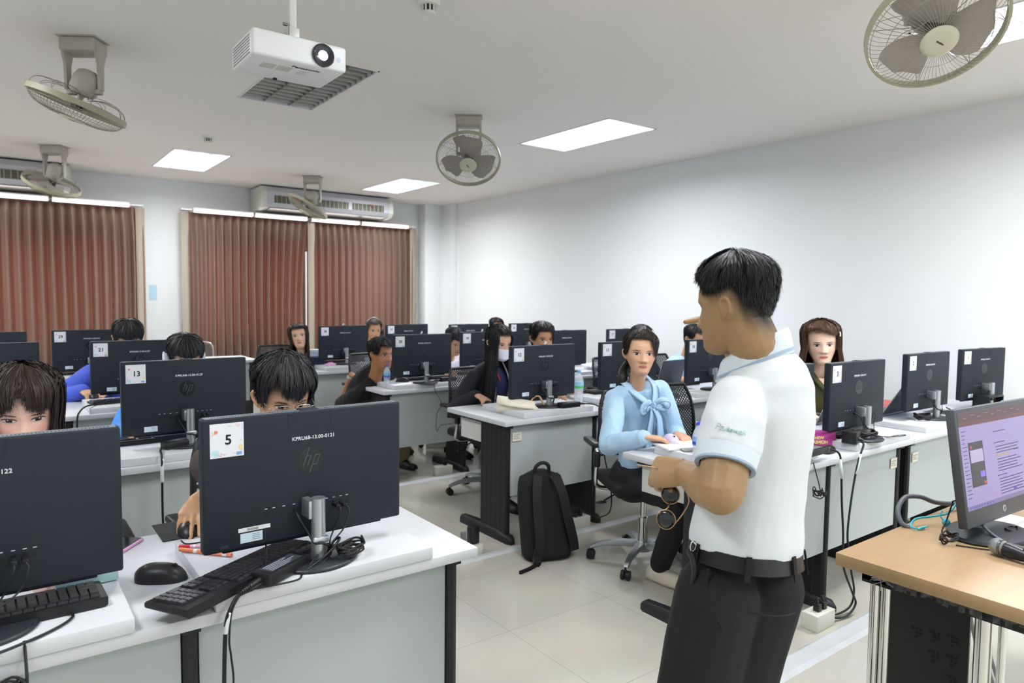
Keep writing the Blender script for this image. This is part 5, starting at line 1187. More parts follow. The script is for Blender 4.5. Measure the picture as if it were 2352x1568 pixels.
def seated(label, eye, hy, pitch, roll, tf, seat, skin, shirt, hairf, s=1.0, fem=False, hands=(None, None), vx=.006, sleeve=1.0, scol=None, trous=None, slack=.012, build=1.0, legs=True, foldamp=.004, zmin=None, sh_drop=.068, hand_s=1.0, shoe=None, ztop_sh=None, pole=None, scalpd=.8, hcurl=.45, neckline=1.0, curls=None, lf=None, tuck=.05):
    """seated figure; eye = midpoint of the eyes, hands = (right, left) as (wrist, direction)"""
    loc = V((seat[0], seat[1], 0)); root = empty_person(label, loc); H = headmtx(eye, hy, pitch, roll, s)
    if fem: H = H @ M.Diagonal((1.07, 1, 1, 1))
    up = V((0, 0, 1)); nb = H @ (V((0, -.035, -.02)) * s); P = V((seat[0], seat[1], .50)) if len(seat) == 2 else V(seat)
    f = fdir(tf); N = nb - up * (.032 if fem else .042) * s - f * .015; ax_ = (N - P).normalized(); r = f.cross(ax_).normalized()
    prof = [(t, w_ * s * build, a * s * build, c * s * build) for t, w_, a, c in (FEM if fem else MALE)]; hw = (.150 if fem else .178) * s * build
    S = [N - ax_ * sh_drop * s + r * (sg * hw) for sg in (1, -1)]; ua, fa = .275 * s, .245 * s
    b = MB(); add_head(b, H, s, jaw=.88 if fem else 1.0)
    b.tube([H @ (V((0, -.02, .06)) * s), H @ (V((0, -.03, .0)) * s), N - ax_ * .01, N - ax_ * .10], (.055 if not fem else .047) * s, 16, 4, rf=lambda u: .98 - .1 * math.sin(u * PI) + .25 * max(0, u - .7))
    torso(b, P, N, tf, tf, prof, -.012); EL = []; WR = []
    for i, sg in enumerate((1, -1)):
        hd = hands[i]
        if hd is None: W, d = P + f * .30 + r * (sg * .13) + up * .10, f
        else: W, d = V(hd[0]), V(hd[1])
        pl = (r * sg * .35 - up * .8 - f * .8) if pole is None or pole[i] is None else V(pole[i]); E_ = ik(S[i], W, ua, fa, pl); EL.append(E_); WR.append(W)
        k = .88 if fem else 1.0
        chain(b, [S[i], S[i] + (E_ - S[i]) * .45, E_], [.050 * s * k, .046 * s * k, .038 * s * k]); chain(b, [E_, E_ + (W - E_) * .3, W], [.038 * s * k, .040 * s * k, .025 * s * k])
        if hd is not None: hand(b, W, d, hd[2] if len(hd) > 2 else (0, 0, -1), 'RL'[i], hcurl, .16, .97 * s * hand_s * (.92 if fem else 1), curls=curls)
        else: hand(b, W, f - up * .3, -up, 'RL'[i], .3, .1, .95 * s)
    hips = [P + r * (sg * .09 * s) for sg in (1, -1)]; f0 = f; f = fdir(lf) if lf is not None else f; knees = [h + f * .42 * s + r * sg * .05 + up * -.02 for h, sg in zip(hips, (1, -1))]; feet = [V((k.x, k.y, .08)) - f * tuck for k in knees]
    if legs:
        for h, k, q in zip(hips, knees, feet): chain(b, [h, k], [.075 * s, .05 * s]); chain(b, [k, q], [.05 * s, .035 * s]); chain(b, [q - up * .035, q + f * .12 - up * .05], [.032, .025])
    me = vox(b, vx, 2, .4); skin_attrs(me, H, s, zmin, .02, scalpd); finish('body', me, skin, root, loc)
    b = MB(); torso(b, P, N, tf, tf, prof, .006, lo=-.1, hi=.955 * neckline)
    for i in range(2):
        chain(b, [N - ax_ * .035 * s + r * ((1, -1)[i] * .055), S[i] + ax_ * .004], [.045 * s, .050 * s])
        E_, W = EL[i], WR[i]; k = .9 if fem else 1.0; e2 = E_ + (W - E_) * (sleeve - 1) * .96 if sleeve > 1 else S[i] + (E_ - S[i]) * sleeve; sl = slack
        if sleeve > 1: chain(b, [S[i], S[i] + (E_ - S[i]) * .5, E_], [.056 * s * k + sl * .3, .053 * s * k + sl, .047 * s * k + sl]); chain(b, [E_, E_ + (e2 - E_) * .5, e2], [.047 * s * k + sl, .045 * s * k + sl, .031 * s * k + sl * .6])
        else: chain(b, [S[i], S[i] + (e2 - S[i]) * .6], [.057 * s * k + sl * .3, .056 * s * k + sl]); b.cyl(S[i] + (e2 - S[i]) * .5, e2, .056 * s * k + sl, .055 * s * k + sl * 1.2, 16)
    me = vox(b, vx * 1.3, 3, .5); folds(me, foldamp, seed=eye[0] * 10, pts=[(EL[0], .12, .006), (EL[1], .12, .006), (S[0] - ax_ * .08, .12, .004), (S[1] - ax_ * .08, .12, .004)])
    finish('shirt', me, shirt, root, loc)
    if legs:
        b = MB(); chain(b, [P + r * .05, P - r * .05], [.135 * s, .135 * s])
        for h, k, q in zip(hips, knees, feet): chain(b, [h, k], [.088 * s, .068 * s]); chain(b, [k, V((q.x, q.y, .10))], [.068 * s, .055 * s])
        me = vox(b, .011, 3); folds(me, .005); finish('trousers', me, trous or TROU, root, loc)
        for q in feet:
            b = MB(); sz = [(-.07, .034, .055), (-.02, .038, .075), (.06, .043, .055), (.13, .042, .042), (.18, .028, .03)]
            b.loft([[V((q.x, q.y, 0)) + f * o + f.cross(up) * (w_ * math.cos(a)) + up * max(0.004, .02 + h * max(-.3, math.sin(a))) for a in [2 * PI * i / 16 for i in range(16)]] for o, w_, h in sz]); o = b.build('shoe', shoe or mat('shoe_black', '18181a', .5), None, ang=0); o.data.transform(M.Translation(-loc)); o.parent = root
    hairf(root, loc, H, s)
    return root, dict(H=H, s=s, N=N, r=r, f=f, up=ax_, S=S, P=P, loc=loc, E=EL, W=WR)
TROU = mat('dark_trousers', '15161a', .8, bump=.1, bscale=400)
def ribbon(root, loc, name, pts, w_, m, nrm, th=.004, n=6):
    P = catmull(pts, n); b = MB(); rr = []
    for i, p in enumerate(P):
        d = (P[min(i + 1, len(P) - 1)] - P[max(i - 1, 0)]).normalized(); sd = d.cross(V(nrm)).normalized(); nn = sd.cross(d)
        ww = w_(i / (len(P) - 1)) if callable(w_) else w_; rr.append([p + sd * (ww * a) + nn * h for a, h in ((-1, 0), (-.5, th), (.5, th), (1, 0), (.5, -th), (-.5, -th))])
    b.loft(rr); o = b.build(name, m, None, ang=0); o.data.transform(M.Translation(-V(loc))); o.parent = root; return o
def part_of(root, loc, name, b, m, ang=40):
    o = b.build(name, m, None, ang=ang); o.data.transform(M.Translation(-V(loc))); o.parent = root; return o
# ---------------------------------------------------------------- the teacher
HB = hair_mat('hair_black', '0e0d0f', '201e22')
def teacher():
    loc = V((1.37, .93, 0)); root = empty_person('standing man in a white polo shirt, seen from behind, holding sunglasses', loc)
    s = .955; H = headmtx((1.360, 1.048, 1.458), 100, -9, 0, s); up = V((0, 0, 1))
    N = V((1.410, .930, 1.325)); P = V((1.355, .922, .885)); Sl, Sr = V((1.272, .892, 1.262)), V((1.515, .970, 1.28))
    El, Wl = V((1.165, .848, 1.095)), V((1.258, 1.005, 1.085)); Er, Wr = V((1.69, 1.09, 1.12)), V((1.574, 1.142, 1.428))
    sk = skin_mat('skin_teacher', '9f7f5b', blush_k=.1, hair='1c1a19')
    zf = short_z(.185, .118, .126, .020); zm = lambda th: zf(th) - .012
    b = MB(); add_head(b, H, s)
    b.tube([H @ V((0, -.02, .06)), H @ V((0, -.036, .01)), N + V((0, 0, .0)), N - up * .09], .057, 18, 5, rf=lambda u: 1.0 + .12 * max(0, u - .4))
    torso(b, P, N, 92, 108, MALE, -.036, lo=.12)
    chain(b, [Sl, Sl + (El - Sl) * .5, El], [.052, .052, .047]); chain(b, [El, El + (Wl - El) * .3, Wl], [.045, .049, .030])
    chain(b, [Sr, Er], [.052, .046]); chain(b, [Er, Er + (Wr - Er) * .3, Wr], [.044, .045, .029])
    hand(b, Wl, (-.1, .95, -.12), (.75, .15, -.55), 'L', 1.05, .05, 1.05, thumb=(.8, .25, .6), curls=[.8, 1.0, 1.1, 1.2])
    hand(b, Wr, UV_ * .94 - RV * .34, -BV, 'R', .35, .05, .88, thumb=(.12, 1, .05), curls=[.30, .95, 1.1, 1.2], tcurl=.02)
    L = [(P + V((-.065, .02, -.04)), V((1.235, .965, .48)), V((1.22, .92, .09))), (P + V((.070, -.01, -.04)), V((1.335, .95, .47)), V((1.31, .88, .09)))]
    for h, k, a in L: chain(b, [h - up * .06, k], [.060, .052]); chain(b, [k, a], [.055, .036]); chain(b, [a - up * .04, a + V((-.03, .14, -.055))], [.036, .028])
    me = vox(b, .0036, 2, .4); skin_attrs(me, H, s, zm, .055, .93); finish('body', me, sk, root, loc)
    # hair
    def thick(th, z):
        a = abs(th); t = .004 + .010 * sstep(.13, .19, z) + .003 * sstep(.19, .222, z); t -= .004 * sstep(.16, .12, z) * (1 if a > 1.2 else 0)
        if a < .9: t += .008 * sstep(.18, .20, z)
        t *= sstep(.015, .13, z) if a > 1.7 else 1
        if a > 2.2: t += .005 * sstep(.09, .15, z)
        return max(.0008, t)
    hair(root, loc, H, s, HB, lambda th: zf(th) + .030 * sstep(.75, 1.05, abs(th)) + .022 * sstep(1.7, 2.2, abs(th)), thick, n=11000, zhang=-.1, lift=.9, wid=.0011, fray=.02, len0=.034, seed=3, sweep=.1, taper=lambda z: .2 + .8 * sstep(.09, .16, z))
    # polo shirt
    PW_ = mat('white_polo', 'd9dee2', .8, bump=.35, bscale=900)
    b = MB(); shirtp = [(-.12, .112, .088, .098), (.03, .120, .098, .102), (.085, .127, .106, .108), (.13, .129, .110, .107), (.25, .127, .108, .098), (.45, .126, .106, .096), (.62, .132, .108, .104), (.76, .136, .104, .108), (.87, .132, .094, .106), (.94, .114, .076, .092), (1.0, .085, .062, .074)]
    torso(b, P, N, 92, 108, shirtp, .004, bow=.016, tilt=.55)
    e2 = Sl + (El - Sl) * .60; chain(b, [Sl, Sl + (e2 - Sl) * .5], [.058, .060]); b.cyl(Sl + (e2 - Sl) * .4, e2, .060, .062, 20)
    e3 = Sr + (Er - Sr) * .7; chain(b, [Sr, Sr + (e3 - Sr) * .5], [.060, .064]); b.cyl(Sr + (e3 - Sr) * .4, e3, .064, .068, 20)
    chain(b, [N - up * .068 + (Sl - N) * .4, Sl], [.050, .055]); chain(b, [N - up * .060 + (Sr - N) * .4, Sr], [.052, .056])
    me = vox(b, .006, 5, .5); folds(me, .0018, (6, 6, 4), 2, [(P + up * .05, .15, .010), (Sl + V((.06, -.03, -.07)), .13, .014), (Sl + (e2 - Sl) * .6, .12, .010), (P + V((-.1, 0, .12)), .14, .008)])
    finish('polo_shirt', me, PW_, root, loc)
    GR = mat('polo_trim', '9fb0c4', .8); PB = mat('polo_ribbing', 'd9e4ea', .85, bump=.5, bscale=700)
    d = (El - Sl).normalized(); q = d.orthogonal().normalized(); q2 = d.cross(q)
    for nm, o0, o1, r0, r1, m_ in (('sleeve_cuff', -.004, .026, .0645, .0605, PB), ('sleeve_trim', .024, .029, .0615, .0615, GR)):
        b = MB(); b.loft([[e2 + d * o + q * (r_ * math.cos(a)) + q2 * (r_ * math.sin(a)) for a in [2 * PI * k / 32 for k in range(32)]] for o, r_ in ((o0, r0 - .004), (o0, r0), (o1, r1), (o1, r1 - .009))], True, False, False); part_of(root, loc, nm, b, m_)
    # collar: a band round the neck, folded down; coordinates in the neck frame
    Cn = N + up * .012; f = fdir(112); r = f.cross(up).normalized(); tilt = V((-.30, .62, 0)) * .32
    def cp(a, rad, h, back=0): 
        x, y = math.sin(a), -math.cos(a)
        return Cn + r * (x * rad * 1.02) + f * (y * rad * 1.08 + .012) + up * (h + .034 - .080 * (1 - math.cos(a)) / 2)
    b = MB(); A_ = [-2.75 + 5.5 * k / 40 for k in range(41)]
    b.loft([[cp(a, rad, h) for a in A_] for rad, h in ((.060, -.012), (.060, .018), (.061, .046), (.065, .050), (.070, .041), (.077, .010), (.080, -.004), (.078, -.007), (.069, .02))], closed=False); part_of(root, loc, 'collar', b, PB, 0)
    b = MB(); b.loft([[cp(a, rad, h) for a in A_] for rad, h in ((.0780, .0085), (.0800, .0020), (.0803, .0012))], closed=False); part_of(root, loc, 'collar_trim', b, GR, 0)
    b = MB(); b.loft([[cp(2.4 + .1 * q_, rad, h) for q_ in (-1, 0, 1)] for rad, h in ((.084, -.01), (.100, -.06), (.112, -.11))], closed=False); part_of(root, loc, 'red_placket', b, mat('polo_red', 'c2766e', .8), 0)
    # lettering on the left sleeve
    o_ = Sl + (e2 - Sl) * .80; out = (BV * 1.0 - RV * .25).normalized(); out = (out - d * out.dot(d)).normalized()
    mt = face_mtx(o_ + out * .0655, out, -d)
    text('Pa', .019, mat('thread_grey', '9aa3a8', .7), 'sleeve_lettering', root, M.Translation(-loc) @ mt @ M.Translation((-.030, .004, 0)), shear=.25, extrude=.001)
    text('hawak', .0155, mat('thread_teal', 'a3c4c2', .7), 'sleeve_lettering', root, M.Translation(-loc) @ mt @ M.Translation((.002, .004, 0)), shear=.35, extrude=.001)
    # trousers, belt, loops
    TR = mat('charcoal_trousers', '131416', .85, bump=.3, bscale=700)
    b = MB(); tp = [(-.30, .118, .098, .118), (-.18, .130, .108, .130), (-.05, .132, .108, .122), (.05, .129, .105, .111), (.095, .125, .102, .106)]
    torso(b, P, N, 92, 108, tp, .0, bow=.01)
    for h, k, a in L: chain(b, [h - up * .03, h + (k - h) * .45, k], [.092, .092, .088]); chain(b, [k, V((a.x, a.y, .05))], [.088, .075])
    me = vox(b, .007, 5, .5); folds(me, .002, (6, 6, 2.2), 5, [(P - up * .16, .2, .004), (L[0][1], .16, .007), (L[1][1], .16, .007)]); finish('trousers', me, TR, root, loc)
    def ringat(t, inf):
        f_ = fdir(92 + 16 * max(0, t)); ax_ = (N - P).normalized(); r_ = f_.cross(ax_).normalized(); f2 = ax_.cross(r_); c = P + (N - P) * t
        w_, df, db = interp([(t0, w0, a0, b0) for t0, w0, a0, b0 in tp], t)
        return [c + r_ * ((w_ + inf) * math.copysign(abs(math.cos(a)) ** .85, math.cos(a))) + f2 * (((df if math.sin(a) > 0 else db) + inf) * math.copysign(abs(math.sin(a)) ** .85, math.sin(a))) - f2 * .003 for a in [2 * PI * k / 48 for k in range(48)]]
    b = MB(); b.loft([ringat(t, i) for t, i in ((.012, .002), (.014, .006), (.092, .007), (.094, .001))], True, False, False); part_of(root, loc, 'belt', b, mat('black_leather', '121214', .35, bump=.1, bscale=300))
    for a_i in (36, 29, 41, 22):
        b = MB(); c0_, c1_ = ringat(.0, .010)[a_i], ringat(.10, .010)[a_i]; n_ = (c0_ - V((P.x, P.y, c0_.z))).normalized(); t_ = n_.cross(up).normalized()
        b.loft([[p + t_ * a + n_ * h for a, h in ((-.006, 0), (.006, 0), (.006, .003), (-.006, .003))] for p in (c0_ - up * .006, c1_)]); part_of(root, loc, 'belt_loop', b, TR)
    pk = ringat(-.155, .003); b = MB(); b.tube([pk[i] + up * (.004 * math.sin((i - 30) / 8 * PI) * -1) for i in range(29, 37)], .0022, 5, 3); part_of(root, loc, 'back_pocket_seam', b, mat('seam_black', '0d0d0f', .8))
    pa = [ringat(t, .003)[i] for t, i in ((-.0, 24), (-.10, 24), (-.2, 25), (-.27, 26))]; b = MB(); b.tube(pa, .0025, 5, 4); part_of(root, loc, 'side_pocket_seam', b, mat('seam_black', '0d0d0f', .8))
    kp = ringat(.02, .014)[22]; b = MB(); b.tube([kp + up * .03, kp + V((-.006, .004, .02)), kp, kp + V((.002, -.004, -.03)), kp + V((0, 0, -.055))], .006, 7); part_of(root, loc, 'key_fob', b, BLKP)
    b = MB(); b.tube([kp + up * .03 + V((.010 * math.cos(a), 0, .012 * math.sin(a))) for a in [2 * PI * k / 10 for k in range(11)]], .0015, 5, 2); part_of(root, loc, 'key_ring', b, CHROME)
    for h, k, a in L:
        b = MB(); fr = V((-.2, .98, 0)); rt = fr.cross(up); b.loft([[V((a.x, a.y, 0)) + fr * o + rt * (w_ * math.cos(q)) + up * max(.003, .022 + h_ * max(-.3, math.sin(q))) for q in [2 * PI * i / 16 for i in range(16)]] for o, w_, h_ in ((-.08, .034, .055), (-.02, .038, .075), (.07, .044, .055), (.15, .042, .038), (.20, .026, .026))]); part_of(root, loc, 'shoe', b, mat('shoe_black', '18181a', .5), 0)
    # sunglasses held in the left hand (a thing of their own)
    g = thing('sunglasses', 'gold-rimmed round sunglasses hanging from the teacher\'s hand', 'sunglasses', (1.25, 1.07, 0))
    GO = mat('rose_gold', 'c9a27c', .25, 1); LN = mat('sun_lens', '1a2022', .05, spec=.9); gl = V((1.25, 1.07, 0))
    c1, c2 = V((1.268, 1.062, 1.022)), V((1.250, 1.058, .966)); nrm = (BV * .9 - RV * .35).normalized(); uu = nrm.cross(up).normalized(); vv = uu.cross(nrm)
    for c_, nm in ((c1, LN), (c2, LN)):
        P_ = [c_ + uu * (.0215 * math.cos(a)) + vv * (.0225 * math.sin(a)) for a in [2 * PI * k / 36 for k in range(37)]]
        b = MB(); b.tube(P_, .0013, 6, 1); fr_ = part_of(g, gl, 'rim', b, GO, 0)
        b = MB(); b.loft([[c_ + nrm * h + (p - c_) * q for p in P_[:-1]] for h, q in ((-.001, .97), (.0012, .97), (.002, .5))]); part_of(fr_, gl * 0, 'lens', b, LN, 0); fr_.children[0].data.transform(M.Translation(-gl))
    b = MB(); b.tube([c1 - vv * .021 + uu * .003, (c1 + c2) / 2 + nrm * .004, c2 + vv * .0215 + uu * .004], .0014, 6); part_of(g, gl, 'bridge', b, GO, 0)
    b = MB(); b.tube([c2 - vv * .021 - uu * .006, c2 - vv * .018 - uu * .012, c2 - uu * .034 + vv * .012, c2 - uu * .050 + vv * .045, c2 - uu * .046 + vv * .066, c2 - uu * .040 + vv * .075], .0014, 6); part_of(g, gl, 'temple', b, GO, 0)
    b = MB(); b.tube([c1 + vv * .021 - uu * .006, c1 + vv * .04 - uu * .01, Wl + V((-.02, .07, .0)), Wl + V((-.05, .11, .005))], .0014, 6); part_of(g, gl, 'temple', b, GO, 0)
teacher()
# ---------------------------------------------------------------- the seated people
HBR = hair_mat('hair_dark_brown', '17110e', '3a2a20'); HOL = hair_mat('hair_brown', '2c1d15', '6b4a33')
cth = lambda a, k=.0: (lambda th, z: a + k * sstep(.15, .215, z))
def bang_z(base, part=0.15, lo=.13, hi=.185, back=.04):
    def f(th):
        a = abs(th)
        if a < .8: return lo + .012 * math.sin(th * 17) + (.03 * gauss(th - part, .12))
        return base(th)
    return f
SKL, SKM, SKD = ('d9b093', 'c4966f', 'a87650')
# near man with glasses
def hair_glasses(root, loc, H, s):
    zf = short_z(.166, .112, .128, .045)
    z2 = lambda th: zf(th) + (.010 * math.sin(th * 13 + 1) + .026 * gauss(th - .55, .22) + .012 * gauss(th + .6, .15) - .016 * gauss(th - .05, .2) if abs(th) < .8 else 0)
    hair(root, loc, H, s, HB, z2, lambda th, z: .006 + .018 * sstep(.12, .17, z) + .006 * sstep(.19, .22, z), n=6000, zhang=-.1, lift=.25, wid=.0016, fray=.022, len0=.085, seed=5, sweep=.25)
    b = MB()
    for sg in (-1, 1): b.tube([H @ (V((sg * .031 + .0235 * math.copysign(abs(math.cos(a)) ** .55, math.cos(a)), .092 - abs(.031 * sg + .02 * math.cos(a)) * .12, .1085 + .0155 * math.copysign(abs(math.sin(a)) ** .6, math.sin(a)))) * s) for a in [2 * PI * k / 28 for k in range(29)]], .0011, 6, 1)
    b.tube([H @ (V(p) * s) for p in ((-.0085, .092, .112), (0, .094, .1145), (.0085, .092, .112))], .0012, 6, 3)
    for sg in (-1, 1): b.tube([H @ (V(p) * s) for p in ((sg * .0545, .086, .115), (sg * .068, .080, .116), (sg * .075, .03, .119), (sg * .078, -.01, .121), (sg * .076, -.03, .108))], .0012, 6, 3)
    part_of(root, loc, 'glasses_frame', b, mat('silver_wire', 'c2c2c0', .25, 1), 0)
    b = MB()
    for sg in (-1, 1): b.loft([[H @ (V((sg * .031 + .0232 * q * math.copysign(abs(math.cos(a)) ** .55, math.cos(a)), .0915 - abs(.031 * sg + .02 * q * math.cos(a)) * .12, .1085 + .0152 * q * math.copysign(abs(math.sin(a)) ** .6, math.sin(a)))) * s) for a in [2 * PI * k / 28 for k in range(28)]] for q in (1, .5, .05)])
    part_of(root, loc, 'glasses_lens', b, mat('clear_lens', 'ffffff', .03, trans=1, ior=1.04), 0)
seated('young man with thin-framed glasses looking down behind the monitor numbered 5', (.700, 2.02, 1.150), -88, -20, 0, -90, (.70, 2.48), skin_mat('skin_glasses', SKM, eye_open=.55, brow_w=.0042, brow='1a1412'),
       mat('brown_shirt', '4b403f', .8, bump=.2), hair_glasses, s=.99, hands=(((.500, 2.345, .822), (-.38, -.90, -.20)), None), pole=((.6, .6, -.25), None), vx=.004, curls=[.22, .30, .42, .5], zmin=short_z(.142, .112, .128, .045))
# woman with bangs
def hair_bangs(root, loc, H, s):
    lz = long_z(.80, .185, -.22)
    z2 = lambda th: (.140 + .006 * math.sin(th * 19) + .045 * gauss(th - .10, .13)) if abs(th) < .70 else lz(max(.8, abs(th)))
    hair(root, loc, H, s, HBR, z2, lambda th, z: .010 + .012 * sstep(.14, .2, z) + .006 * sstep(.8, 1.3, abs(th)), n=6000, zhang=.09, drift=lambda th: .10 if abs(th) > .7 else 0, wid=.0017, fray=.03, seed=8, long=True)
seated('woman with dark hair and bangs looking down at the left edge', (.056, 2.24, 1.140), -90, -12, 0, -90, (.05, 2.52), skin_mat('skin_bangs', 'dcb09c', eye_open=.6, blush='c98280', blush_k=.4, brow='3a2a22'),
       mat('cream_blouse', 'd8d2c8', .8), hair_bangs, s=.97, fem=True, hands=(((-.10, 2.03, .81), (.1, -1, -.1)), ((.10, 2.03, .81), (-.1, -1, -.1))), build=.85, slack=.006, sleeve=.8, vx=.0045)
# woman in the pale blue blouse
def hair_bow(root, loc, H, s):
    def z2(th):
        a = abs(th)
        if a < .55: return .190
        if a < 1.25: return .190 + (.108 - .190) * sstep(.55, 1.25, a)
        return .108 - .065 * sstep(1.6, 2.4, a)
    hair(root, loc, H, s, HBR, z2, lambda th, z: .006 + .010 * sstep(.13, .2, z), n=5000, zhang=-.1, lift=.1, wid=.0015, fray=.006, len0=.06, seed=11, sweep=1.0)
    b = MB(); P_ = [(.0, -.085, .085), (.03, -.11, .06), (.062, -.09, .01), (.074, -.06, -.03), (.078, -.05, -.07)]
    P_ = [H @ (V(p) * s) for p in P_]; b.tube(P_, .024, 12, 5, rf=lambda u: .55 + .6 * math.sin(u * PI * .8) - .55 * max(0, u - .75) * 2)
    part_of(root, loc, 'ponytail', b, mat('ponytail_hair', '181210', .45, bump=.6, bscale=120, stretch=(4, 4, .3)), 0)
BLS = mat('pale_blue_blouse', 'aecde8', .75, bump=.12, bscale=700)
root, J = seated('woman in a pale blue bow blouse sitting with a hand on a lilac mouse', (2.630, 2.40, 1.205), -127, 1, -2, -118, (2.86, 2.60), skin_mat('skin_bow', 'cfa284', eye_open=.86, lip='b0605c', brow='3a2820', brow_w=.0028, blush_k=.25),
       BLS, hair_bow, s=.98, fem=True, hands=(((2.490, 2.245, .822), (.80, -.58, -.10)), ((2.73, 2.25, .81), (-.35, -.9, -.1))), vx=.004, sleeve=2, slack=.009, foldamp=.006, curls=[.25, .3, .34, .4], pole=((-.45, .45, -.9), (.7, .35, -.8)), lf=-84, tuck=-.02 + .14, neckline=1.0, build=.84, shoe=mat('shoe_cream', 'd8d0bf', .6))
def bow_details():
    loc, N, f, r, up, s = J['loc'], J['N'], J['f'], J['r'], V((0, 0, 1)), J['s']; PIP = mat('blouse_piping', '4a5f78', .8)
    hf = f
    K = N + hf * .098 - up * .105          # knot
    for sg in (-1, 1):
        col = [N - hf * .055 + up * .03 + r * sg * .01, N - hf * .02 + r * (sg * .062) + up * .025, N + hf * .045 + r * (sg * .058) - up * .03, K + r * (sg * .012) + up * .005]
        ribbon(root, loc, 'collar', col, lambda u: .027 - .008 * u, BLS, up * .5 + hf * .8 + r * sg * .3, .006)
        b = MB(); b.tube([p + (r * (sg * .018) - up * .006 + hf * .004) for p in col], .0014, 5); part_of(root, loc, 'collar_piping', b, PIP, 0)
        lp = [K, K + r * (sg * .03) + up * .018 + hf * .016, K + r * (sg * .062) + up * .004 + hf * .020, K + r * (sg * .060) - up * .022 + hf * .016, K + r * (sg * .028) - up * .012 + hf * .012, K]
        ribbon(root, loc, 'bow_loop', lp, lambda u: .010 + .016 * math.sin(PI * u), BLS, hf, .004); b = MB(); b.tube([p + hf * .021 for p in lp[:-1]], .0015, 5); part_of(root, loc, 'bow_piping', b, PIP, 0)
        tl = [K, K - up * .06 + r * (sg * .018) + hf * .024, K - up * .14 + r * (sg * .030 + .01) + hf * .036, K - up * .23 + r * (sg * .034 + .012) + hf * .045]
        ribbon(root, loc, 'bow_tail', tl, lambda u: .014 + .020 * u, BLS, hf, .003)
        for e in (-1, 1): b = MB(); b.tube([p + r * (e * (.015 + .019 * i / 3)) + hf * .003 for i, p in enumerate(tl)], .0014, 5); part_of(root, loc, 'bow_piping', b, PIP, 0)
    b = MB(); b.ell(K + hf * .012, (.013, .012, .014)); part_of(root, loc, 'bow_knot', b, BLS, 0)
    for i in (0, 1):
        W, E_ = J['W'][i], J['E'][i]; d = (W - E_).normalized(); b = MB(); b.cyl(W - d * .03, W + d * .002, .033, .031, 20); part_of(root, loc, 'cuff', b, BLS)
bow_details()
# masked woman
def hair_mask(root, loc, H, s):
    hair(root, loc, H, s, HB, lambda th: long_z(.72, .185, -.24)(th), lambda th, z: .007 + .010 * sstep(.14, .2, z), n=3500, zhang=.08, drift=lambda th: .03 + .12 * (abs(th) < 1.6), wid=.002, fray=.03, seed=21, long=True)
    b = MB(); rr = []
    for k in range(9):
        z = .090 - .095 * k / 8; rr.append([H @ ((ringpt(th, max(z, -.003), .006 + .010 * gauss(th, .45) + .0025 * math.sin(k * 2.4), 1) + V((0, .006 * gauss(th, .3), min(0, z + .003)))) * s) for th in [-1.12 + 2.24 * i / 20 for i in range(21)]])
    b.loft(rr, closed=False); part_of(root, loc, 'face_mask', b, mat('mask_white', 'e9e6ec', .8), 0)
    b = MB()
    for sg in (-1, 1):
        for z in (.085, .012): b.tube([H @ (p * s) for p in (ringpt(sg * 1.1, z, .006), ringpt(sg * 1.4, z * .7 + .03, .008), V((sg * .083, -.018, .10)))], .0011, 5)
    part_of(root, loc, 'ear_loop', b, mat('mask_white', 'e9e6ec', .8), 0)
JK = mat('navy_black_jacket', '14161e', .8, bump=.1)
root, J = seated('woman in a white face mask and dark jacket with long black hair', (2.868, 3.90, 1.149), -84, -14, 0, -88, (2.97, 4.24), skin_mat('skin_mask', 'cfa083', eye_open=.6), JK, hair_mask, s=.99, fem=True,
       hands=(((2.645, 3.935, .815), (.05, -.97, -.2)), None), vx=.006, sleeve=2, slack=.016)
def jacket_details():
    loc, N, f, r, up = J['loc'], J['N'], J['f'], J['r'], J['up']; TRM = mat('jacket_braid', 'b9bcc4', .8, bump=1, bscale=300)
    b = MB(); rr = []
    for t, w_, y in ((-.04, .03, .07), (-.10, .045, .112), (-.18, .05, .142), (-.30, .05, .132), (-.40, .05, .125)): rr.append([N + up * t + r * (w_ * q) + f * (y + .010 * (1 - q * q)) for q in (-1, -.5, 0, .5, 1)])
    b.loft(rr, closed=False); part_of(root, loc, 'inner_blouse', b, mat('navy_blouse', '1a2148', .7), 0)
    for sg in (-1, 1):
        b = MB(); b.tube([N + up * .0 + r * (sg * .06) + f * .05, N - up * .09 + r * (sg * .06) + f * .115, N - up * .18 + r * (sg * .062) + f * .142, N - up * .30 + r * (sg * .062) + f * .134, N - up * .42 + r * (sg * .06) + f * .128], .0055, 6); part_of(root, loc, 'jacket_braid', b, TRM, 0)
        b = MB(); b.tube([N - up * .30 + r * (sg * .075) + f * .128, N - up * .305 + r * (sg * .10) + f * .118, N - up * .30 + r * (sg * .125) + f * .098], .0045, 6); part_of(root, loc, 'pocket_braid', b, TRM, 0)
    b = MB(); b.tube([N - up * .03 + r * .028 + f * .075, N - up * .08 + r * .03 + f * .118, N - up * .12 + r * .025 + f * .135], .007, 5); part_of(root, loc, 'red_lanyard', b, mat('lanyard_red', 'b8242c', .6), 0)
    W = J['W'][0]; E_ = J['E'][0]; d = (W - E_).normalized(); b = MB(); b.cyl(W - d * .035, W - d * .02, .034, n=18); part_of(root, loc, 'cuff_braid', b, TRM)
jacket_details()
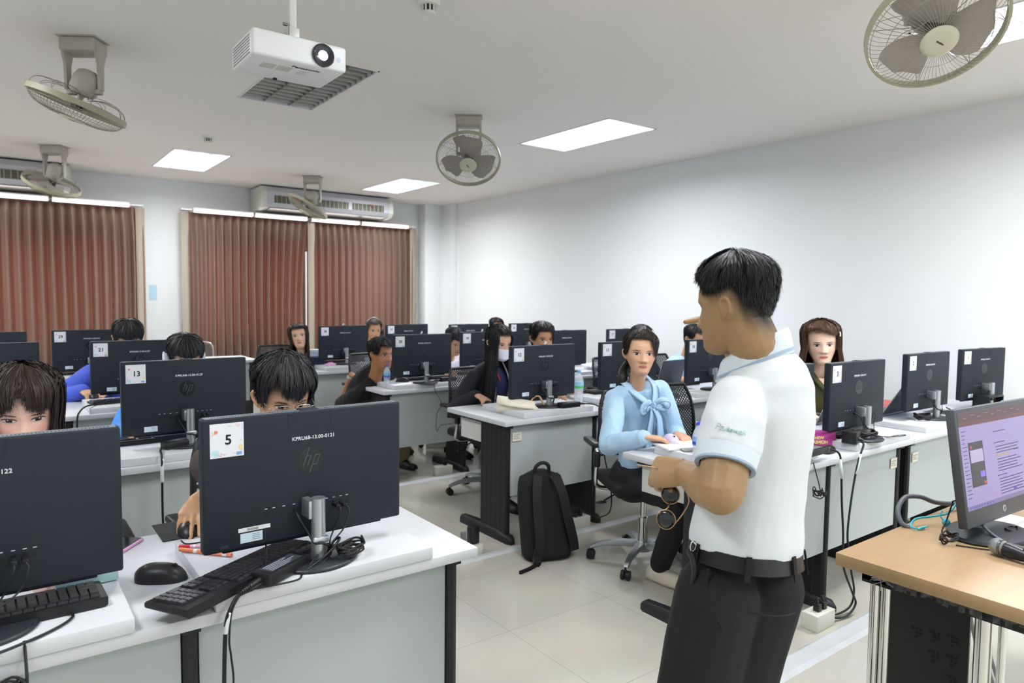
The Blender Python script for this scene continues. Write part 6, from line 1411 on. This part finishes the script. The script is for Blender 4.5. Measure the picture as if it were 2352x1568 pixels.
# woman in olive
def hair_olive(root, loc, H, s):
    hair(root, loc, H, s, HOL, lambda th: long_z(.98, .186, -.085)(th) if abs(th) > .95 else .180 + .014 * math.cos(2.6 * (th - .45)), lambda th, z: .010 + .014 * sstep(.14, .2, z) + .012 * sstep(.7, 1.4, abs(th)), n=5000, zhang=.10, drift=lambda th: .16 if abs(th) > .7 else 0, wid=.0018, fray=.022, seed=31, long=True)
    b = MB(); [b.tube([H @ (ringpt(th, z, .03) * s) for th, z in ((-1.0 + o, .185), (-.95 + o, .172), (-.9 + o, .16))], .003, 5) for o in (0, .05)]; part_of(root, loc, 'hair_clip', b, mat('clip_pearl', 'cfc6b8', .3), 0)
OLV = mat('olive_blouse', '474722', .8, bump=.25, bscale=350, stretch=(3, 3, .5))
root, J = seated('woman in an olive blouse with shoulder-length brown hair behind monitor 3', (4.13, 2.28, 1.208), -143, 0, 3, -118, (4.36, 2.66), skin_mat('skin_olive', 'e0bca4', lip='b8524e', eye_open=.9, brow='4a382e', brow_w=.003, blush_k=.3), OLV, hair_olive, s=1.12, fem=True, build=1.2,
       hands=(((3.80, 2.24, .83), (.1, -.95, -.1)), ((4.05, 2.18, .83), (0, -1, -.1))), vx=.0045, sleeve=.75, hand_s=.95)
def olive_details():
    loc, N, f, r, up = J['loc'], J['N'], J['f'], J['r'], V((0, 0, 1))
    for sg in (-1, 1): ribbon(root, loc, 'collar', [N - f * .04 + up * .03 + r * sg * .03, N + r * (sg * .07) + up * .012, N + f * .07 + r * (sg * .055) - up * .05, N + f * .105 + r * (sg * .02) - up * .10], lambda u: .022 * (1 - .3 * u), OLV, f + up * .5 + r * sg * .3, .005)
    b = MB(); b.loft([[N + f * (.062 + y) + r * (w_ * q) - up * t + f * (.012 * (1 - abs(q))) for q in (-1, -.5, 0, .5, 1)] for t, w_, y in ((.03, .045, .0), (.07, .03, .028), (.12, .004, .052))], closed=False); part_of(root, loc, 'neckline_skin', b, mat('skin_plain_light', 'd9b298', .5), 0)
olive_details()
# woman looking up
def hair_28(root, loc, H, s): hair(root, loc, H, s, HBR, long_z(.80, .180, -.15), lambda th, z: .008 + .010 * sstep(.14, .2, z), n=2000, zhang=.08, drift=lambda th: .06, wid=.0028, fray=.03, seed=41, long=True)
seated('woman in white with long hair looking up, left of monitor 28', (2.43, 6.80, 1.083), -112, 10, 8, -92, (2.48, 7.38), skin_mat('skin_up', 'd8ad95', eye_open=.9), mat('white_blouse', 'e2dfe6', .8), hair_28, s=1.08, fem=True, hands=(((2.33, 6.92, .81), (.2, -.95, -.1)), ((2.66, 6.95, .81), (.2, -1, -.1))), vx=.008, sleeve=.9)
# man in black
def hair_short(seed, n=1800, m=None, **k):
    def f(root, loc, H, s): hair(root, loc, H, s, m or HB, short_z(**k), lambda th, z: .004 + .014 * sstep(.12, .18, z), n=n, zhang=-.1, lift=.6, wid=.0026, fray=.015, len0=.05, seed=seed)
    return f
root, J = seated('man in a black shirt leaning over beside the monitor numbered 20', (2.545, 5.06, 1.010), -72, -4, 0, -80, (2.62, 5.72), skin_mat('skin_black', 'a5724c', eye_open=.6, brow='1c1512', brow_w=.004), mat('black_shirt', '141417', .85), hair_short(51, 2500, front=.178, temple=.12, over=.13, nape=.045), s=1.10, build=1.15,
       hands=(((2.40, 5.455, .82), (.42, -.88, -.2)), ((2.9, 5.35, .81), (0, -1, -.1))), vx=.007, sleeve=1.0, pole=((-.15, .5, -1), None), trous=mat('khaki_trousers', 'a59d78', .85))
b = MB(); W, E_ = J['W'][0], J['E'][0]; d = (W - E_).normalized(); b.cyl(W - d * .03, W - d * .012, .033, n=18); part_of(root, J['loc'], 'bracelet', b, mat('bracelet', 'c4cfc0', .5))
# the rest
seated('man in a white shirt looking down, left of the monitor numbered 19', (3.43, 5.40, 1.04), -92, -25, 0, -90, (3.60, 5.80), skin_mat('skin_19', SKM, eye_open=.5), mat('white_tshirt', 'dcd8e2', .85), hair_short(52, 1500, front=.165, temple=.11, over=.125, nape=.04), s=1.05, vx=.009, sleeve=.8, hands=(((3.30, 5.35, .81), (0, -1, -.1)), ((3.6, 5.35, .81), (0, -1, -.1))))
def hair_tied(seed, col=None):
    def f(root, loc, H, s):
        def z2(th):
            a = abs(th); return .178 if a < .5 else .178 - .07 * sstep(.5, 1.2, a) if a < 1.3 else .108 - .09 * sstep(1.5, 2.3, a)
        hair(root, loc, H, s, col or HB, z2, lambda th, z: .006 + .012 * sstep(.13, .2, z), n=1800, zhang=-.1, lift=.15, wid=.0025, fray=.012, len0=.09, seed=seed, sweep=.8)
        b = MB(); b.tube([H @ (V(p) * s) for p in ((.0, -.09, .10), (-.03, -.12, .06), (-.055, -.11, -.02), (-.07, -.09, -.09))], .022, 10, 4, rf=lambda u: .7 + .5 * math.sin(u * PI)); part_of(root, loc, 'ponytail', b, mat('ponytail_black', '100f10', .45), 0)
    return f
seated('woman peeking over the top of the monitor numbered 12', (3.53, 4.25, 1.15), -102, -8, 0, -95, (3.60, 4.46), skin_mat('skin_12', 'bd8a66', eye_open=.8), mat('lilac_top', 'cfc8e4', .85), hair_tied(61), s=1.08, fem=True, vx=.007, sleeve=.8, hands=(((3.22, 3.84, .815), (.2, -.95, -.1)), ((3.42, 3.84, .815), (0, -1, -.1))))
FLO = bpy.data.materials.new('floral_black'); FLO.use_nodes = True
def floral():
    nt = FLO.node_tree; b = nt.nodes['Principled BSDF']; b.inputs['Roughness'].default_value = .8; tc = nt.nodes.new('ShaderNodeTexCoord'); v = nt.nodes.new('ShaderNodeTexVoronoi'); v.inputs['Scale'].default_value = 22; n = nt.nodes.new('ShaderNodeTexNoise'); n.inputs['Scale'].default_value = 40
    ad = nt.nodes.new('ShaderNodeMath'); ad.operation = 'MULTIPLY_ADD'; ad.inputs[1].default_value = .5; nt.links.new(n.outputs[0], ad.inputs[0]); nt.links.new(v.outputs['Distance'], ad.inputs[2])
    cr = nt.nodes.new('ShaderNodeValToRGB'); e = cr.color_ramp.elements; e[0].position = .48; e[0].color = (*lin('c9a08f'), 1); e[1].position = .56; e[1].color = (*lin('17161a'), 1); x = e.new(.53); x.color = (*lin('8a8468'), 1)
    nt.links.new(tc.outputs['Object'], v.inputs['Vector']); nt.links.new(tc.outputs['Object'], n.inputs['Vector']); nt.links.new(ad.outputs[0], cr.inputs[0]); nt.links.new(cr.outputs[0], b.inputs['Base Color'])
floral()
def hair_floral(root, loc, H, s):
    hair_tied(62)(root, loc, H, s)
    for th, z in ((-.55, .200), (-.25, .204)):
        b = MB(); b.tube([H @ (ringpt(th + o, z + q, .024) * s) for o, q in ((0, .006), (.03, -.006), (.05, -.016))], .006, 6, 3); part_of(root, loc, 'hair_clip', b, mat('clip_white', 'e8e4da', .3), 0)
    b = MB()
    for sg in (-1, 1): b.tube([H @ (V((sg * .032 + .025 * math.cos(a), .092 - .004 * abs(math.cos(a)), .110 + .018 * math.sin(a))) * s) for a in [2 * PI * k / 20 for k in range(21)]], .003, 6, 1)
    b.tube([H @ (V(p) * s) for p in ((.057, .088, .114), (.076, .04, .117), (.078, -.01, .118))], .003, 6); b.tube([H @ (V(p) * s) for p in ((-.057, .088, .114), (-.076, .04, .117), (-.078, -.01, .118))], .003, 6); part_of(root, loc, 'glasses_frame', b, BLKP, 0)
seated('woman in a black floral top with silver hair clips behind the blouse woman', (4.49, 4.05, 1.125), -100, -5, 0, -92, (4.60, 4.40), skin_mat('skin_floral', 'c99c7e'), FLO, hair_floral, s=1.05, fem=True, vx=.008, sleeve=1.5, hands=(((4.3, 3.86, .81), (.1, -1, -.1)), ((4.75, 3.9, .81), (-.1, -1, -.1))))
seated('person in a light blue shirt hidden behind the monitor numbered 10', (5.17, 4.02, 1.10), -95, -18, 0, -92, (5.28, 4.36), skin_mat('skin_10', SKM, eye_open=.5), mat('light_blue_shirt', 'a8c2ee', .8, bump=.2), hair_short(64, 1500), s=1.08, vx=.008, sleeve=2, build=1.1, hands=(((4.72, 3.92, .81), (-.1, -1, -.1)), ((5.3, 3.75, .81), (0, -1, -.1))), slack=.02)
seated('person in a royal blue jacket behind the third left row', (.745, 5.42, 1.125), -92, -32, 0, -95, (.86, 5.86), skin_mat('skin_21', SKM, eye_open=.5), mat('royal_blue_jacket', '4458bd', .75, bump=.2), hair_short(65, 2200, front=.165, temple=.105, over=.12, nape=.03), s=1.10, vx=.0065, sleeve=2, slack=.022, build=1.15, hands=(((.47, 5.46, .825), (.35, -.92, -.2)), ((.645, 5.43, .82), (-.75, -.62, -.1))), pole=((-.7, .5, -.5), (.7, .4, -.6)))
def hair_band(root, loc, H, s):
    hair_short(66, 1800, front=.170, temple=.11, over=.12, nape=.03)(root, loc, H, s)
    b = MB(); b.tube([H @ (V((.088 * math.sin(a), -.015, .125 + .118 * math.cos(a))) * s) for a in [-1.5 + 3.0 * k / 20 for k in range(21)]], .0075, 8, 1); part_of(root, loc, 'headband', b, BLKP, 0)
    for sg in (-1, 1):
        b = MB(); b.cyl(H @ (V((sg * .076, -.012, .11)) * s), H @ (V((sg * .098, -.012, .11)) * s), .03, n=20); part_of(root, loc, 'ear_cup', b, mat('cup_white', 'dcdcde', .4))
seated('person with a black headband and bright blue shirt behind the monitor numbered 13', (.81, 3.93, 1.105), -90, -30, 0, -92, (.84, 4.30), skin_mat('skin_13', 'cb9f82', eye_open=.5), mat('bright_blue_shirt', '3f86d6', .75), hair_band, s=1.03, vx=.007, sleeve=2, slack=.022, hands=(((.50, 3.72, .82), (.3, -.9, -.1)), ((1.0, 3.72, .81), (-.2, -.95, -.1))))
GRY = hair_mat('hair_greyish', '2a2623', '5a5048')
def hair_phones(root, loc, H, s):
    hair_short(67, 900, GRY)(root, loc, H, s)
    b = MB(); b.tube([H @ (V((.092 * math.sin(a), -.015, .125 + .122 * math.cos(a))) * s) for a in [-1.5 + 3.0 * k / 16 for k in range(17)]], .009, 8, 1); part_of(root, loc, 'headphone_band', b, mat('band_grey', 'a8a49f', .35, .5), 0)
    for sg in (-1, 1):
        b = MB(); b.cyl(H @ (V((sg * .076, -.012, .10)) * s), H @ (V((sg * .102, -.012, .10)) * s), .034, n=18); part_of(root, loc, 'ear_cup', b, BLKP)
seated('person wearing grey headphones behind the monitor numbered 27', (3.50, 7.28, 1.085), -100, -8, 0, -95, (3.62, 7.52), skin_mat('skin_27', 'c4906c'), mat('dark_top', '2b2a2d', .85), hair_phones, s=1.05, vx=.011)
seated('person with dark hair mostly hidden behind the monitor numbered 25', (5.24, 7.28, 1.085), -100, -8, 0, -95, (5.34, 7.62), skin_mat('skin_25', SKM), mat('dark_top', '2b2a2d', .85), hair_short(68, 900), s=1.05, vx=.011)
